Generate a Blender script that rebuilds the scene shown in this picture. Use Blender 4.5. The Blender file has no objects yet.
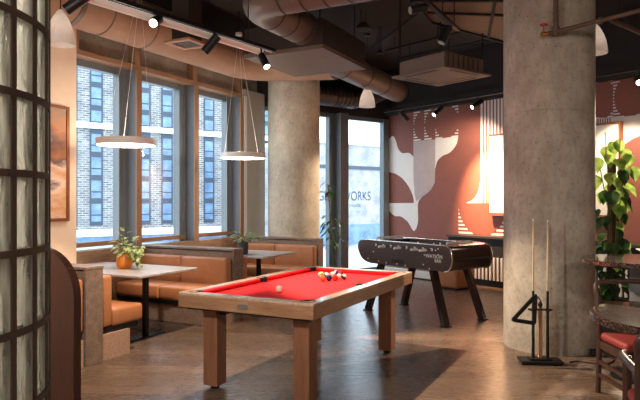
import bpy, bmesh, math, random
from mathutils import Vector, Matrix, Euler
random.seed(7)
PI = math.pi
SC = bpy.context.scene
COL = SC.collection

# ------------------------------------------------------------------ camera, sky, exposure
cam_d = bpy.data.cameras.new('camera'); cam = bpy.data.objects.new('camera', cam_d); COL.objects.link(cam)
cam.location = (0, 0, 1.52); cam.rotation_euler = (PI/2, 0, 0)
cam_d.sensor_width = 36; cam_d.lens = 36*602/640; cam_d.clip_start = .05; cam_d.clip_end = 400
SC.camera = cam
SC.view_settings.view_transform = 'Standard'; SC.view_settings.look = 'None'
SC.view_settings.exposure = 1.0; SC.view_settings.gamma = 1.0
SC.view_settings.use_curve_mapping = False

W = bpy.data.worlds.new('overcast_sky'); SC.world = W; W.use_nodes = True
bg = W.node_tree.nodes['Background']
bg.inputs[0].default_value = (.80, .91, 1.0, 1); bg.inputs[1].default_value = 2.0

SPOT_W = 1.0     # overall scale of the lamps
FILL_W = 1.0

def add_light(kind, name, loc, energy, color, size=.05, aim=None, angle=60, blend=.3, parent=None):
    l = bpy.data.lights.new(name, kind); l.energy = energy; l.color = color
    o = bpy.data.objects.new(name, l); COL.objects.link(o); o.location = loc
    if kind == 'SPOT':
        l.spot_size = math.radians(angle); l.spot_blend = blend; l.shadow_soft_size = size
    elif kind == 'AREA':
        l.shape = 'SQUARE'; l.size = size
    else:
        l.shadow_soft_size = size
    if aim is not None:
        d = Vector(aim) - Vector(loc)
        o.rotation_euler = d.to_track_quat('-Z', 'Y').to_euler()
    return o

WARM = (1.0, .78, .56)
WARM2 = (1.0, .88, .76)

# ------------------------------------------------------------------ frames of the place
RA = math.radians(-27.25)            # booths, left windows, pool table
RM = math.radians(37.4)              # mural wall, far windows, football table
E1 = Vector((-2.13, 5.48, 0))        # end of the first booth divider
CN = Vector((1.49, 12.99, 0))        # corner of mural wall and far windows
def fA(x, y, z=0):
    return Vector((E1.x + x*math.cos(RA) - y*math.sin(RA), E1.y + x*math.sin(RA) + y*math.cos(RA), z))
def fM(x, y, z=0):
    return Vector((CN.x + x*math.cos(RM) - y*math.sin(RM), CN.y + x*math.sin(RM) + y*math.cos(RM), z))

# ------------------------------------------------------------------ materials
def lin(c):
    return tuple(((v/255)/12.92 if v/255 <= .04045 else ((v/255+.055)/1.055)**2.4) for v in c)
def rgba(c): return (*c, 1)
class NT:
    def __init__(s, name):
        s.m = bpy.data.materials.new(name); s.m.use_nodes = True
        s.t = s.m.node_tree; s.b = s.t.nodes['Principled BSDF']; s.out = s.t.nodes['Material Output']
    def n(s, typ, **kw):
        x = s.t.nodes.new(typ)
        for k, v in kw.items():
            if k in x.inputs: x.inputs[k].default_value = v
            else: setattr(x, k, v)
        return x
    def l(s, a, b): s.t.links.new(a, b)
    def coord(s, scale=(1, 1, 1), rot=(0, 0, 0), kind='Object'):
        c = s.n('ShaderNodeTexCoord'); mp = s.n('ShaderNodeMapping')
        mp.inputs['Scale'].default_value = scale; mp.inputs['Rotation'].default_value = rot
        s.l(c.outputs[kind], mp.inputs[0]); return mp.outputs[0]
    def ramp(s, fac, stops):
        r = s.n('ShaderNodeValToRGB'); e = r.color_ramp.elements
        while len(e) < len(stops): e.new(.5)
        for k, (p, c) in enumerate(stops): e[k].position = p; e[k].color = rgba(c)
        s.l(fac, r.inputs[0]); return r.outputs[0]
    def noise(s, vec, scale, detail=4, rough=.55):
        n = s.n('ShaderNodeTexNoise'); n.inputs['Scale'].default_value = scale
        n.inputs['Detail'].default_value = detail; n.inputs['Roughness'].default_value = rough
        s.l(vec, n.inputs['Vector']); return n.outputs[0]
    def bump(s, h, strength=.2, dist=.01):
        b = s.n('ShaderNodeBump'); b.inputs['Strength'].default_value = strength; b.inputs['Distance'].default_value = dist
        s.l(h, b.inputs['Height']); s.l(b.outputs[0], s.b.inputs['Normal'])
    def mix(s, fac, a, b, mode='MIX'):
        m = s.n('ShaderNodeMix'); m.data_type = 'RGBA'; m.blend_type = mode
        for v, k in ((fac, 0), (a, 6), (b, 7)):
            if hasattr(v, 'is_output'): s.l(v, m.inputs[k])
            elif k == 0: m.inputs[0].default_value = v
            else: m.inputs[k].default_value = rgba(v)
        return m.outputs[2]

def m_plain(name, c, rough=.5, metal=0, var=.12, scale=18, bump=0, coat=0, emit=None, es=0, spec=.5):
    k = NT(name); c = lin(c)
    v = k.noise(k.coord(), scale)
    col = k.ramp(v, [(.3, tuple(x*(1-var) for x in c)), (.7, tuple(min(1, x*(1+var)) for x in c))])
    k.l(col, k.b.inputs['Base Color']); k.b.inputs['Roughness'].default_value = rough; k.b.inputs['Metallic'].default_value = metal
    k.b.inputs['Coat Weight'].default_value = coat; k.b.inputs['Specular IOR Level'].default_value = spec
    if bump: k.bump(v, bump, .005)
    if emit: k.b.inputs['Emission Color'].default_value = rgba(emit); k.b.inputs['Emission Strength'].default_value = es
    return k.m
def m_wood(name, c1, c2, rough=.45, scale=(14, 1.4, 14), bump=.08, coat=0):
    k = NT(name); c1 = lin(c1); c2 = lin(c2)
    v = k.coord(scale); a = k.noise(v, 1.6, 6, .6); b = k.noise(v, 7, 3, .6)
    col = k.ramp(a, [(.3, c1), (.7, c2)])
    col = k.mix(k.ramp(b, [(.45, (0, 0, 0)), (.7, (.45, .45, .45))]), col, tuple(x*.55 for x in c1))
    k.l(col, k.b.inputs['Base Color']); k.b.inputs['Roughness'].default_value = rough
    k.b.inputs['Coat Weight'].default_value = coat
    k.bump(b, bump, .003); return k.m
def m_concrete(name, c1, c2, scale=1.0):
    k = NT(name); c1 = lin(c1); c2 = lin(c2)
    v = k.coord((scale, scale, scale*.8))
    a = k.noise(v, 3.2, 8, .62); b = k.noise(v, 26, 5, .7)
    col = k.ramp(a, [(.3, c1), (.68, c2)])
    col = k.mix(k.ramp(b, [(.36, (.4, .4, .4)), (.5, (0, 0, 0))]), col, tuple(x*.65 for x in c1))
    vo = k.n('ShaderNodeTexVoronoi'); vo.inputs['Scale'].default_value = 16; k.l(v, vo.inputs['Vector'])
    pit = k.ramp(vo.outputs['Distance'], [(.05, (1, 1, 1)), (.13, (0, 0, 0))])
    col = k.mix(pit, col, tuple(x*.35 for x in c1))
    # a pour joint ring and board marks
    k.l(col, k.b.inputs['Base Color']); k.b.inputs['Roughness'].default_value = .85
    k.bump(b, .25, .004); return k.m
def m_leaf(name, c1, c2, edge=None, scale=25):
    k = NT(name); v = k.coord(); a = k.noise(v, scale, 3)
    col = k.ramp(a, [(.38, lin(c1)), (.62, lin(c2))])
    k.l(col, k.b.inputs['Base Color']); k.b.inputs['Roughness'].default_value = .4
    tr = k.n('ShaderNodeBsdfTranslucent'); k.l(col, tr.inputs[0])
    ms = k.n('ShaderNodeMixShader'); ms.inputs[0].default_value = .35
    k.l(k.b.outputs[0], ms.inputs[1]); k.l(tr.outputs[0], ms.inputs[2]); k.l(ms.outputs[0], k.out.inputs[0]); return k.m
def m_emit(name, c, s):
    k = NT(name); k.b.inputs['Base Color'].default_value = (1, .95, .9, 1)
    k.b.inputs['Emission Color'].default_value = rgba(c); k.b.inputs['Emission Strength'].default_value = s; return k.m

M = {}
M['concrete_warm'] = m_concrete('concrete_column', (138, 127, 114), (182, 172, 158))
M['concrete_lit'] = m_concrete('concrete_column_lit', (172, 160, 142), (212, 200, 180))  # paler copy of the column concrete: daylight on the far column put into its colour
M['concrete_dark'] = m_concrete('concrete_spandrel', (136, 122, 106), (170, 154, 136))
M['ceiling'] = m_plain('ceiling_dark_paint', (44, 34, 30), .9, var=.2, scale=3)
M['black_wall'] = m_plain('soffit_black_paint', (38, 32, 32), .8, var=.1, scale=4)
M['peach'] = m_plain('wall_peach_plaster', (234, 206, 178), .8, var=.03, scale=6, bump=.05)
M['beige_panel'] = m_plain('panel_beige', (176, 162, 146), .7, var=.04, scale=6)
M['rust'] = m_plain('mural_rust_paint', (134, 78, 66), .7, var=.05, scale=5)
M['mural_white'] = m_plain('mural_white_paint', (224, 216, 212), .7, var=.03, scale=5)
M['mural_lilac'] = m_plain('mural_lilac_paint', (176, 160, 160), .7, var=.05, scale=5)
M['bronze'] = m_plain('window_bronze_trim', (152, 114, 84), .45, var=.06, scale=4)
M['frame_grey'] = m_plain('window_frame_grey', (118, 122, 124), .4, var=.04, scale=4, metal=.2)
M['fin_grey'] = m_plain('window_fin_grey', (98, 100, 104), .5, var=.04, scale=4)
M['frame_blue'] = m_plain('window_frame_far', (106, 116, 122), .4, var=.04, scale=4, metal=.2)
M['partition'] = m_wood('divider_grey_oak', (112, 90, 76), (150, 126, 110), .5, (2.2, 9, 9))
M['ledge'] = m_wood('ledge_oak', (124, 92, 70), (160, 124, 98), .5, (9, 1.4, 9))
M['leather'] = m_plain('tan_leather', (178, 116, 76), .42, var=.08, scale=9, bump=.06)
M['plinth'] = m_plain('terrazzo_plinth', (176, 140, 118), .6, var=.3, scale=60)
M['black'] = m_plain('black_metal', (24, 22, 22), .45, var=.1, metal=.3)
M['black_matte'] = m_plain('black_matte', (20, 18, 18), .75, var=.1)
M['pool_wood'] = m_wood('pool_table_oak', (138, 96, 66), (176, 132, 98), .4, (16, 1.8, 16), .05, .2)
M['pool_wood_end'] = m_wood('pool_table_oak_end_grain_run', (138, 96, 66), (176, 132, 98), .4, (1.8, 16, 16), .05, .2)
M['pool_rail'] = m_wood('pool_table_rail_oak', (176, 144, 118), (206, 178, 154), .25, (16, 1.8, 16), .04, .3)
M['pool_leg'] = m_wood('pool_table_leg_oak', (114, 72, 48), (142, 94, 66), .45, (16, 16, 1.4), .05, .1)
M['baize'] = m_plain('red_baize', (214, 34, 42), .9, var=.05, scale=120, bump=.05, spec=.15)
M['silver'] = m_plain('silver_plate', (190, 186, 180), .3, metal=.9, var=.05)
M['chrome'] = m_plain('chrome', (210, 206, 200), .2, metal=1, var=.03)
M['white_lamp'] = m_plain('white_lamp_metal', (232, 224, 216), .45, var=.02)
M['shade'] = m_leaf('white_lamp_shade', (228, 216, 208), (234, 224, 216))
M['white_paint'] = m_plain('white_paint', (222, 216, 208), .6, var=.03)
M['duct_tan'] = m_plain('duct_tan_lagging', (158, 120, 94), .75, var=.08, scale=5, bump=.2)
M['duct_brown'] = m_plain('duct_brown_metal', (108, 92, 82), .5, var=.08, scale=6, metal=.3)
M['duct_dark'] = m_plain('duct_dark_metal', (70, 60, 58), .5, var=.1, scale=6, metal=.3)
M['box_brown'] = m_plain('unit_brown_casing', (108, 90, 78), .7, var=.06, scale=4)
M['box_dark'] = m_plain('unit_dark_casing', (46, 34, 30), .7, var=.06, scale=4)
M['dark_wood'] = m_wood('dark_walnut', (44, 22, 14), (66, 34, 22), .4, (14, 14, 1.6), .04, .2)
M['chair_wood'] = m_wood('chair_walnut', (48, 28, 20), (74, 44, 30), .4, (14, 14, 2), .04, .3)
M['red_seat'] = m_plain('red_upholstery', (138, 44, 40), .6, var=.08, scale=30)
M['orange_pot'] = m_plain('orange_glaze', (206, 116, 28), .35, var=.15, scale=14)
M['grey_pot'] = m_plain('dark_grey_pot', (62, 66, 66), .6, var=.1)
M['soil'] = m_plain('soil', (46, 34, 26), .95, var=.4, scale=60)
M['leaf_var'] = m_leaf('variegated_leaf', (74, 118, 52), (208, 214, 160), scale=30)
M['leaf_pale'] = m_leaf('pale_green_leaf', (96, 134, 76), (190, 204, 150), scale=24)
M['leaf_pothos'] = m_leaf('pothos_leaf', (92, 128, 48), (162, 184, 92), scale=8)
M['leaf_dark'] = m_leaf('dark_green_leaf', (30, 54, 28), (58, 90, 46), scale=10)
M['stem'] = m_plain('plant_stem', (92, 84, 50), .7, var=.2)
M['moss'] = m_plain('moss_pole_coir', (70, 46, 30), .95, var=.3, scale=70, bump=.6)
M['mortar'] = m_plain('dark_brown_grout', (62, 46, 36), .8, var=.1)
M['foos_body'] = m_plain('football_table_black_lacquer', (40, 26, 22), .22, var=.08, coat=.5)
M['foos_side'] = m_plain('football_table_brown_side', (64, 44, 38), .35, var=.06)
M['foos_field'] = m_plain('football_pitch', (50, 58, 60), .5)
M['white_ink'] = m_plain('white_print', (226, 220, 214), .6, var=.02)
M['blue_vinyl'] = m_leaf('blue_vinyl_lettering', (110, 156, 208), (116, 162, 212))
M['cue_wood'] = m_wood('cue_maple', (190, 164, 130), (212, 190, 158), .35, (8, 8, 1))
M['post_wood'] = m_wood('rack_post_wood', (150, 104, 70), (180, 134, 96), .45, (8, 8, 1))
M['copper'] = m_plain('copper_frame', (150, 92, 60), .45, metal=.4, var=.08)
M['screen'] = m_plain('screen_fabric', (232, 226, 216), .85, var=.02, scale=3)
M['red_valve'] = m_plain('red_valve_paint', (170, 30, 28), .5)
M['brass'] = m_plain('brass', (176, 130, 58), .35, metal=.9)
M['pipe_brown'] = m_plain('pipe_brown_paint', (92, 70, 56), .55, var=.08)
M['led'] = m_emit('led_diffuser', (1.0, .88, .76), 6)
M['lens'] = m_emit('spotlight_lens', (1.0, .82, .6), 8)
M['lens_dim'] = m_plain('spotlight_lens_dim', (70, 66, 62), .2, emit=(1.0, .82, .62), es=.05)
M['led_chain'] = m_emit('track_led', (1.0, .88, .75), .7)
M['pale_ground'] = m_plain('street_paving', (196, 196, 194), .8, var=.1, scale=.5)

def m_floor():
    k = NT('floor_planks')
    v = k.coord((1, 1, 1), (0, 0, math.radians(4)))
    br = k.n('ShaderNodeTexBrick'); k.l(v, br.inputs['Vector'])
    br.inputs['Scale'].default_value = 1.0; br.inputs['Brick Width'].default_value = 1.5; br.inputs['Row Height'].default_value = .2
    br.inputs['Mortar Size'].default_value = .0015; br.inputs['Bias'].default_value = 0
    br.inputs['Color1'].default_value = (0, 0, 0, 1); br.inputs['Color2'].default_value = (1, 1, 1, 1); br.inputs['Mortar'].default_value = (.5, .5, .5, 1)
    br.offset = .37
    g = k.coord((1.3, 13, 1), (0, 0, math.radians(4)))
    a = k.noise(g, 2.2, 7, .62); c = k.noise(g, 9, 4, .6)
    tone = k.ramp(a, [(.25, lin((78, 62, 50))), (.5, lin((106, 86, 72))), (.75, lin((132, 110, 92)))])
    pl = k.ramp(br.outputs['Color'], [(0, (.72, .72, .74)), (.5, (1, 1, 1)), (1, (1.25, 1.22, 1.18))])
    col = k.mix(1.0, tone, pl, 'MULTIPLY')
    col = k.mix(k.ramp(c, [(.5, (0, 0, 0)), (.75, (.5, .5, .5))]), col, lin((50, 38, 32)))
    col = k.mix(br.outputs['Fac'], col, lin((38, 29, 25)))
    k.l(col, k.b.inputs['Base Color'])
    k.l(k.ramp(c, [(.3, (.20,)*3), (.7, (.36,)*3)]), k.b.inputs['Roughness'])
    k.bump(c, .08, .003); return k.m
M['floor'] = m_floor()
def m_facade(name='grey_brick_facade', k1=1.0, bw=.8, bh=.27):
    k = NT(name)
    c = k.n('ShaderNodeTexCoord'); sx = k.n('ShaderNodeSeparateXYZ'); cb = k.n('ShaderNodeCombineXYZ')
    k.l(c.outputs['Object'], sx.inputs[0]); k.l(sx.outputs[0], cb.inputs[0]); k.l(sx.outputs[2], cb.inputs[1])
    br = k.n('ShaderNodeTexBrick'); k.l(cb.outputs[0], br.inputs['Vector'])
    br.inputs['Scale'].default_value = 1; br.inputs['Brick Width'].default_value = bw; br.inputs['Row Height'].default_value = bh
    br.inputs['Mortar Size'].default_value = .05
    br.inputs['Color1'].default_value = rgba(lin((112*k1, 114*k1, 118*k1))); br.inputs['Color2'].default_value = rgba(lin((190*min(k1, 1), 190*min(k1, 1), 190*min(k1, 1))))
    br.inputs['Mortar'].default_value = rgba(lin((186, 186, 184)))
    a = k.noise(cb.outputs[0], .6, 5); col = k.mix(k.ramp(a, [(.4, (0,)*3), (.65, (.5,)*3)]), br.outputs[0], lin((104, 106, 112)))
    k.l(col, k.b.inputs['Base Color']); k.b.inputs['Roughness'].default_value = .85; return k.m
M['facade'] = m_facade('grey_brick_facade', .84); M['facade_pale'] = m_facade('pale_brick_facade', 1.45, .5, .2)
M['far_glass'] = m_plain('far_window_glass', (116, 144, 178), .15, var=.3, scale=.8)
M['far_frame'] = m_plain('far_window_frame', (66, 78, 94), .5, var=.1)
M['far_white'] = m_plain('far_white_band', (244, 244, 242), .6, var=.02)
def m_pane():
    k = NT('window_glass'); t = k.n('ShaderNodeBsdfTransparent'); t.inputs[0].default_value = (.93, .97, 1, 1)
    g = k.n('ShaderNodeBsdfGlossy'); g.inputs['Roughness'].default_value = .02
    ms = k.n('ShaderNodeMixShader'); ms.inputs[0].default_value = .02
    v = k.noise(k.coord(), 3); k.l(v, k.n('ShaderNodeRGBCurve').inputs[1])
    k.l(t.outputs[0], ms.inputs[1]); k.l(g.outputs[0], ms.inputs[2]); k.l(ms.outputs[0], k.out.inputs[0]); return k.m
M['pane'] = m_pane()
def m_block():
    k = NT('glass_block'); v = k.coord((16, 16, 3))
    n = k.noise(v, 2.2, 3, .5)
    k.b.inputs['Base Color'].default_value = rgba(lin((228, 226, 214)))
    k.b.inputs['Roughness'].default_value = .10; k.b.inputs['Transmission Weight'].default_value = 1; k.b.inputs['IOR'].default_value = 1.35
    k.bump(n, .9, .03)
    d = k.n('ShaderNodeBsdfTranslucent'); d.inputs[0].default_value = rgba(lin((214, 210, 196)))
    d2 = k.n('ShaderNodeBsdfDiffuse'); d2.inputs[0].default_value = rgba(lin((178, 174, 160)))
    m1 = k.n('ShaderNodeMixShader'); m1.inputs[0].default_value = .5; k.l(d.outputs[0], m1.inputs[1]); k.l(d2.outputs[0], m1.inputs[2])
    ms = k.n('ShaderNodeMixShader'); k.l(k.ramp(n, [(.35, (.30,)*3), (.65, (.72,)*3)]), ms.inputs[0])
    k.l(k.b.outputs[0], ms.inputs[1]); k.l(m1.outputs[0], ms.inputs[2]); k.l(ms.outputs[0], k.out.inputs[0]); return k.m
M['block'] = m_block()
def m_terrazzo(name, base, chips, scale=150):
    k = NT(name); vo = k.n('ShaderNodeTexVoronoi'); vo.inputs['Scale'].default_value = scale; k.l(k.coord(), vo.inputs['Vector'])
    sp = k.n('ShaderNodeSeparateColor'); k.l(vo.outputs['Color'], sp.inputs[0])
    col = k.ramp(sp.outputs[0], [(.0, lin(base)), (.62, lin(base)), (.66, lin(chips[0])), (.82, lin(chips[1])), (.95, lin(chips[2]))])
    k.l(col, k.b.inputs['Base Color']); k.b.inputs['Roughness'].default_value = .12; k.b.inputs['Coat Weight'].default_value = .4; return k.m
M['terrazzo'] = m_terrazzo('brown_terrazzo', (48, 36, 32), ((84, 64, 56), (122, 92, 84), (32, 25, 23)))
M['booth_top'] = m_wood('booth_table_grey', (158, 150, 148), (186, 180, 178), .34, (2, 10, 2), .03, .2)
def m_perf(name, c1, c2, scale):
    k = NT(name); vo = k.n('ShaderNodeTexVoronoi'); vo.inputs['Scale'].default_value = scale; vo.inputs['Randomness'].default_value = .15
    k.l(k.coord(), vo.inputs['Vector'])
    col = k.ramp(vo.outputs['Distance'], [(.28, lin(c2)), (.36, lin(c1))])
    k.l(col, k.b.inputs['Base Color']); k.b.inputs['Roughness'].default_value = .6; return k.m
M['perf'] = m_perf('perforated_brown_panel', (122, 90, 62), (30, 22, 18), 30)
M['perf_ac'] = m_perf('air_unit_grille_mesh', (112, 92, 78), (30, 24, 22), 30)
def m_paint():
    k = NT('landscape_canvas')
    v = k.coord((1, .9, 1.9)); n = k.noise(v, 2.6, 5, .55)
    c = k.n('ShaderNodeTexCoord'); sx = k.n('ShaderNodeSeparateXYZ'); k.l(c.outputs['Object'], sx.inputs[0])
    ad = k.n('ShaderNodeMath', operation='MULTIPLY_ADD'); k.l(n, ad.inputs[0]); ad.inputs[1].default_value = .8
    mz = k.n('ShaderNodeMath', operation='MULTIPLY'); k.l(sx.outputs[2], mz.inputs[0]); mz.inputs[1].default_value = .55
    k.l(mz.outputs[0], ad.inputs[2])
    fr = k.n('ShaderNodeMath', operation='FRACT'); k.l(ad.outputs[0], fr.inputs[0])
    col = k.ramp(fr.outputs[0], [(.0, lin((228, 190, 160))), (.18, lin((214, 150, 96))), (.34, lin((232, 200, 176))), (.44, lin((120, 92, 84))),
                                 (.58, lin((196, 128, 84))), (.72, lin((150, 134, 116))), (.86, lin((234, 214, 196))), (1, lin((206, 160, 124)))])
    k.l(col, k.b.inputs['Base Color']); k.b.inputs['Roughness'].default_value = .7; return k.m
M['canvas'] = m_paint()
def m_ball(name, c, stripe):
    k = NT(name)
    if stripe:
        co = k.n('ShaderNodeTexCoord'); sx = k.n('ShaderNodeSeparateXYZ'); k.l(co.outputs['Object'], sx.inputs[0])
        ab = k.n('ShaderNodeMath', operation='ABSOLUTE'); k.l(sx.outputs[2], ab.inputs[0])
        lt = k.n('ShaderNodeMath', operation='LESS_THAN'); k.l(ab.outputs[0], lt.inputs[0]); lt.inputs[1].default_value = .014
        col = k.mix(lt.outputs[0], lin((236, 228, 208)), lin(c)); k.l(col, k.b.inputs['Base Color'])
    else:
        v = k.noise(k.coord(), 20); cc = lin(c)
        k.l(k.ramp(v, [(.3, tuple(x*.96 for x in cc)), (.7, cc)]), k.b.inputs['Base Color'])
    k.b.inputs['Roughness'].default_value = .12; return k.m

# ------------------------------------------------------------------ mesh helpers
class MB:
    def __init__(s): s.bm = bmesh.new()
    def box(s, x0, x1, y0, y1, z0, z1, bev=0, seg=2, mat4=None):
        b = bmesh.new(); bmesh.ops.create_cube(b, size=1)
        for v in b.verts:
            v.co = Vector(((x0+x1)/2 + v.co.x*(x1-x0), (y0+y1)/2 + v.co.y*(y1-y0), (z0+z1)/2 + v.co.z*(z1-z0)))
        if bev: bmesh.ops.bevel(b, geom=b.edges[:], offset=bev, segments=seg, profile=.5, affect='EDGES')
        return s.merge(b, mat4)
    def merge(s, b, mat4=None):
        if mat4 is not None: bmesh.ops.transform(b, matrix=mat4, verts=b.verts)
        me = bpy.data.meshes.new('tmp'); b.to_mesh(me); b.free(); s.bm.from_mesh(me); bpy.data.meshes.remove(me); return s
    def tube(s, p0, p1, r0, r1=None, seg=16, cap=True):
        r1 = r0 if r1 is None else r1; p0 = Vector(p0); p1 = Vector(p1); d = p1 - p0
        b = bmesh.new(); bmesh.ops.create_cone(b, cap_ends=cap, segments=seg, radius1=r0, radius2=r1, depth=d.length)
        q = d.to_track_quat('Z', 'Y').to_matrix().to_4x4()
        return s.merge(b, Matrix.Translation((p0+p1)/2) @ q)
    def bar(s, p0, p1, w, h=None, bev=0):
        h = h or w; p0 = Vector(p0); p1 = Vector(p1); d = p1 - p0
        b = bmesh.new(); bmesh.ops.create_cube(b, size=1)
        for v in b.verts: v.co = Vector((v.co.x*w, v.co.y*h, v.co.z*d.length))
        if bev: bmesh.ops.bevel(b, geom=b.edges[:], offset=bev, segments=2, affect='EDGES')
        q = d.to_track_quat('Z', 'Y').to_matrix().to_4x4()
        return s.merge(b, Matrix.Translation((p0+p1)/2) @ q)
    def path(s, pts, r, seg=12, closed=False, cap=True):
        pts = [Vector(p) for p in pts]; n = len(pts); rings = []; up = None
        rr = r if isinstance(r, (list, tuple)) else [r]*n
        for k in range(n):
            a = pts[(k-1) % n] if (k > 0 or closed) else pts[k]; c = pts[(k+1) % n] if (k < n-1 or closed) else pts[k]
            t = (c-a).normalized()
            if up is None:
                up = Vector((0, 0, 1)) if abs(t.z) < .9 else Vector((1, 0, 0))
            u = (up - t*up.dot(t)).normalized(); up = u; w = t.cross(u)
            rings.append([s.bm.verts.new(pts[k] + (u*math.cos(2*PI*j/seg) + w*math.sin(2*PI*j/seg))*rr[k]) for j in range(seg)])
        for k in range(n if closed else n-1):
            A, B = rings[k], rings[(k+1) % n]
            for j in range(seg): s.bm.faces.new((A[j], A[(j+1) % seg], B[(j+1) % seg], B[j]))
        if cap and not closed:
            s.bm.faces.new(rings[0][::-1]); s.bm.faces.new(rings[-1])
        return s
    def lathe(s, prof, c=(0, 0, 0), seg=32, mat4=None):
        b = bmesh.new(); rings = []
        for r, z in prof:
            if r < 1e-6: rings.append([b.verts.new((0, 0, z))])
            else: rings.append([b.verts.new((r*math.cos(2*PI*j/seg), r*math.sin(2*PI*j/seg), z)) for j in range(seg)])
        for A, B in zip(rings, rings[1:]):
            for j in range(seg):
                k = (j+1) % seg
                if len(A) == 1 and len(B) == 1: continue
                if len(A) == 1: b.faces.new((A[0], B[k], B[j]))
                elif len(B) == 1: b.faces.new((A[j], A[k], B[0]))
                else: b.faces.new((A[j], A[k], B[k], B[j]))
        mt = Matrix.Translation(c); mt = mt @ mat4 if mat4 is not None else mt
        return s.merge(b, mt)
    def prism(s, poly, f0, f1):
        """poly: list of 2-tuples; f0, f1: functions (u, v) -> 3D point of the two faces"""
        A = [s.bm.verts.new(f0(*p)) for p in poly]; B = [s.bm.verts.new(f1(*p)) for p in poly]
        n = len(poly); s.bm.faces.new(A); s.bm.faces.new(B[::-1])
        for j in range(n): s.bm.faces.new((A[j], B[j], B[(j+1) % n], A[(j+1) % n]))
        return s
    def ball(s, c, r, seg=20):
        b = bmesh.new(); bmesh.ops.create_uvsphere(b, u_segments=seg, v_segments=seg*2//3, radius=r)
        return s.merge(b, Matrix.Translation(c))
    def leaf(s, base, d, up, L, Wd, fold=.25, droop=.3, heart=True):
        base = Vector(base); d = Vector(d).normalized(); up = Vector(up); sd = d.cross(up)
        if sd.length < 1e-3: sd = d.cross(Vector((1, 0, .2)))
        sd.normalize(); nn = sd.cross(d).normalized()
        prof = [(0, .12), (.12, .72), (.3, 1), (.55, .85), (.8, .42), (1, .02)] if heart else [(0, .05), (.2, .55), (.45, 1), (.7, .8), (.88, .4), (1, .02)]
        row = []
        for t, w in prof:
            mid = base + d*(t*L) - nn*(droop*L*t*t)
            h = w*Wd/2
            row.append((s.bm.verts.new(mid - sd*h + nn*(fold*h)), s.bm.verts.new(mid), s.bm.verts.new(mid + sd*h + nn*(fold*h))))
        for A, B in zip(row, row[1:]):
            s.bm.faces.new((A[0], A[1], B[1], B[0])); s.bm.faces.new((A[1], A[2], B[2], B[1]))
        return s
    def build(s, name, mat, parent=None, smooth=None, loc=None, rz=None, normals=True):
        if normals: bmesh.ops.recalc_face_normals(s.bm, faces=s.bm.faces)
        me = bpy.data.meshes.new(name); s.bm.to_mesh(me); s.bm.free()
        me.materials.append(M[mat] if isinstance(mat, str) else mat)
        if smooth is not None:
            for p in me.polygons: p.use_smooth = True
            try: me.set_sharp_from_angle(angle=math.radians(smooth))
            except Exception: pass
        o = bpy.data.objects.new(name, me); COL.objects.link(o)
        if parent is not None: o.parent = parent
        if loc is not None: o.location = loc
        if rz is not None: o.rotation_euler = (0, 0, rz)
        return o
def tag(o, label=None, cat=None, group=None, kind=None):
    if label: o['label'] = label
    if cat: o['category'] = cat
    if group: o['group'] = group
    if kind: o['kind'] = kind
    return o
def thing(name, label, cat, loc=(0, 0, 0), rz=0, group=None):
    o = bpy.data.objects.new(name, None); COL.objects.link(o); o.empty_display_size = .1
    o.location = loc; o.rotation_euler = (0, 0, rz); return tag(o, label, cat, group)
def struct(name, mb, mat, loc=(0, 0, 0), rz=0, parent=None, smooth=None):
    o = mb.build(name, mat, parent, smooth, loc, rz)
    if parent is None: o['kind'] = 'structure'
    return o
def dup(root, loc, rz, label=None, group=None):
    r = root.copy(); COL.objects.link(r); r.location = loc; r.rotation_euler = (0, 0, rz)
    if label: r['label'] = label
    if group: r['group'] = group
    for ch in root.children:
        c = ch.copy(); COL.objects.link(c); c.parent = r
        for g in ch.children:
            d = g.copy(); COL.objects.link(d); d.parent = c
    return r

# ------------------------------------------------------------------ the room
A0 = (E1.x, E1.y, 0)
def poly_slab(pts, z0, z1):
    return MB().prism([(p[0], p[1]) for p in pts], lambda u, v: (u, v, z0), lambda u, v: (u, v, z1))
Lc = fA(-1.65, 5.317)
outline = [fM(.2, .2), fM(-3.4, .22), fA(-1.85, -12), Vector((9, -5.2, 0)), fM(.2, -11.6)]
struct('floor', poly_slab(outline, -.3, 0), 'floor', (0, 0, 0))
struct('ceiling', poly_slab(outline, 4.3, 4.55), 'ceiling')
struct('wall_left', MB().box(-1.85, -1.46, -12, 1.15, 0, 4.3), 'peach', A0, RA)
struct('wall_left_end', MB().box(-1.85, -1.46, 4.69, 5.30, 0, 3.42), 'beige_panel', A0, RA)
struct('trim_1', MB().box(-1.62, -1.452, 4.672, 4.73, .9, 3.3), 'white_paint', A0, RA)
struct('wall_left_spandrel', MB().box(-1.85, -1.62, 1.15, 5.3, 3.335, 4.3), 'concrete_dark', A0, RA)
struct('trim_2', MB().box(-1.85, -1.50, 1.15, 4.69, 3.275, 3.335), 'bronze', A0, RA)
struct('wall_left_sill', MB().box(-1.85, -1.62, 1.15, 4.69, 0, .5), 'peach', A0, RA)
for k in range(4):   # posts against the spandrel, over the fins
    y = (1.13, 2.15, 3.36, 4.57)[k]
    struct('trim_%d' % (k+3), MB().box(-1.62, -1.50, y, y+.09, 3.335, 4.3), 'bronze', A0, RA)
struct('trim_7', MB().box(-1.64, -1.47, 1.15, 4.69, 0, .90, .004), 'ledge', A0, RA)

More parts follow.
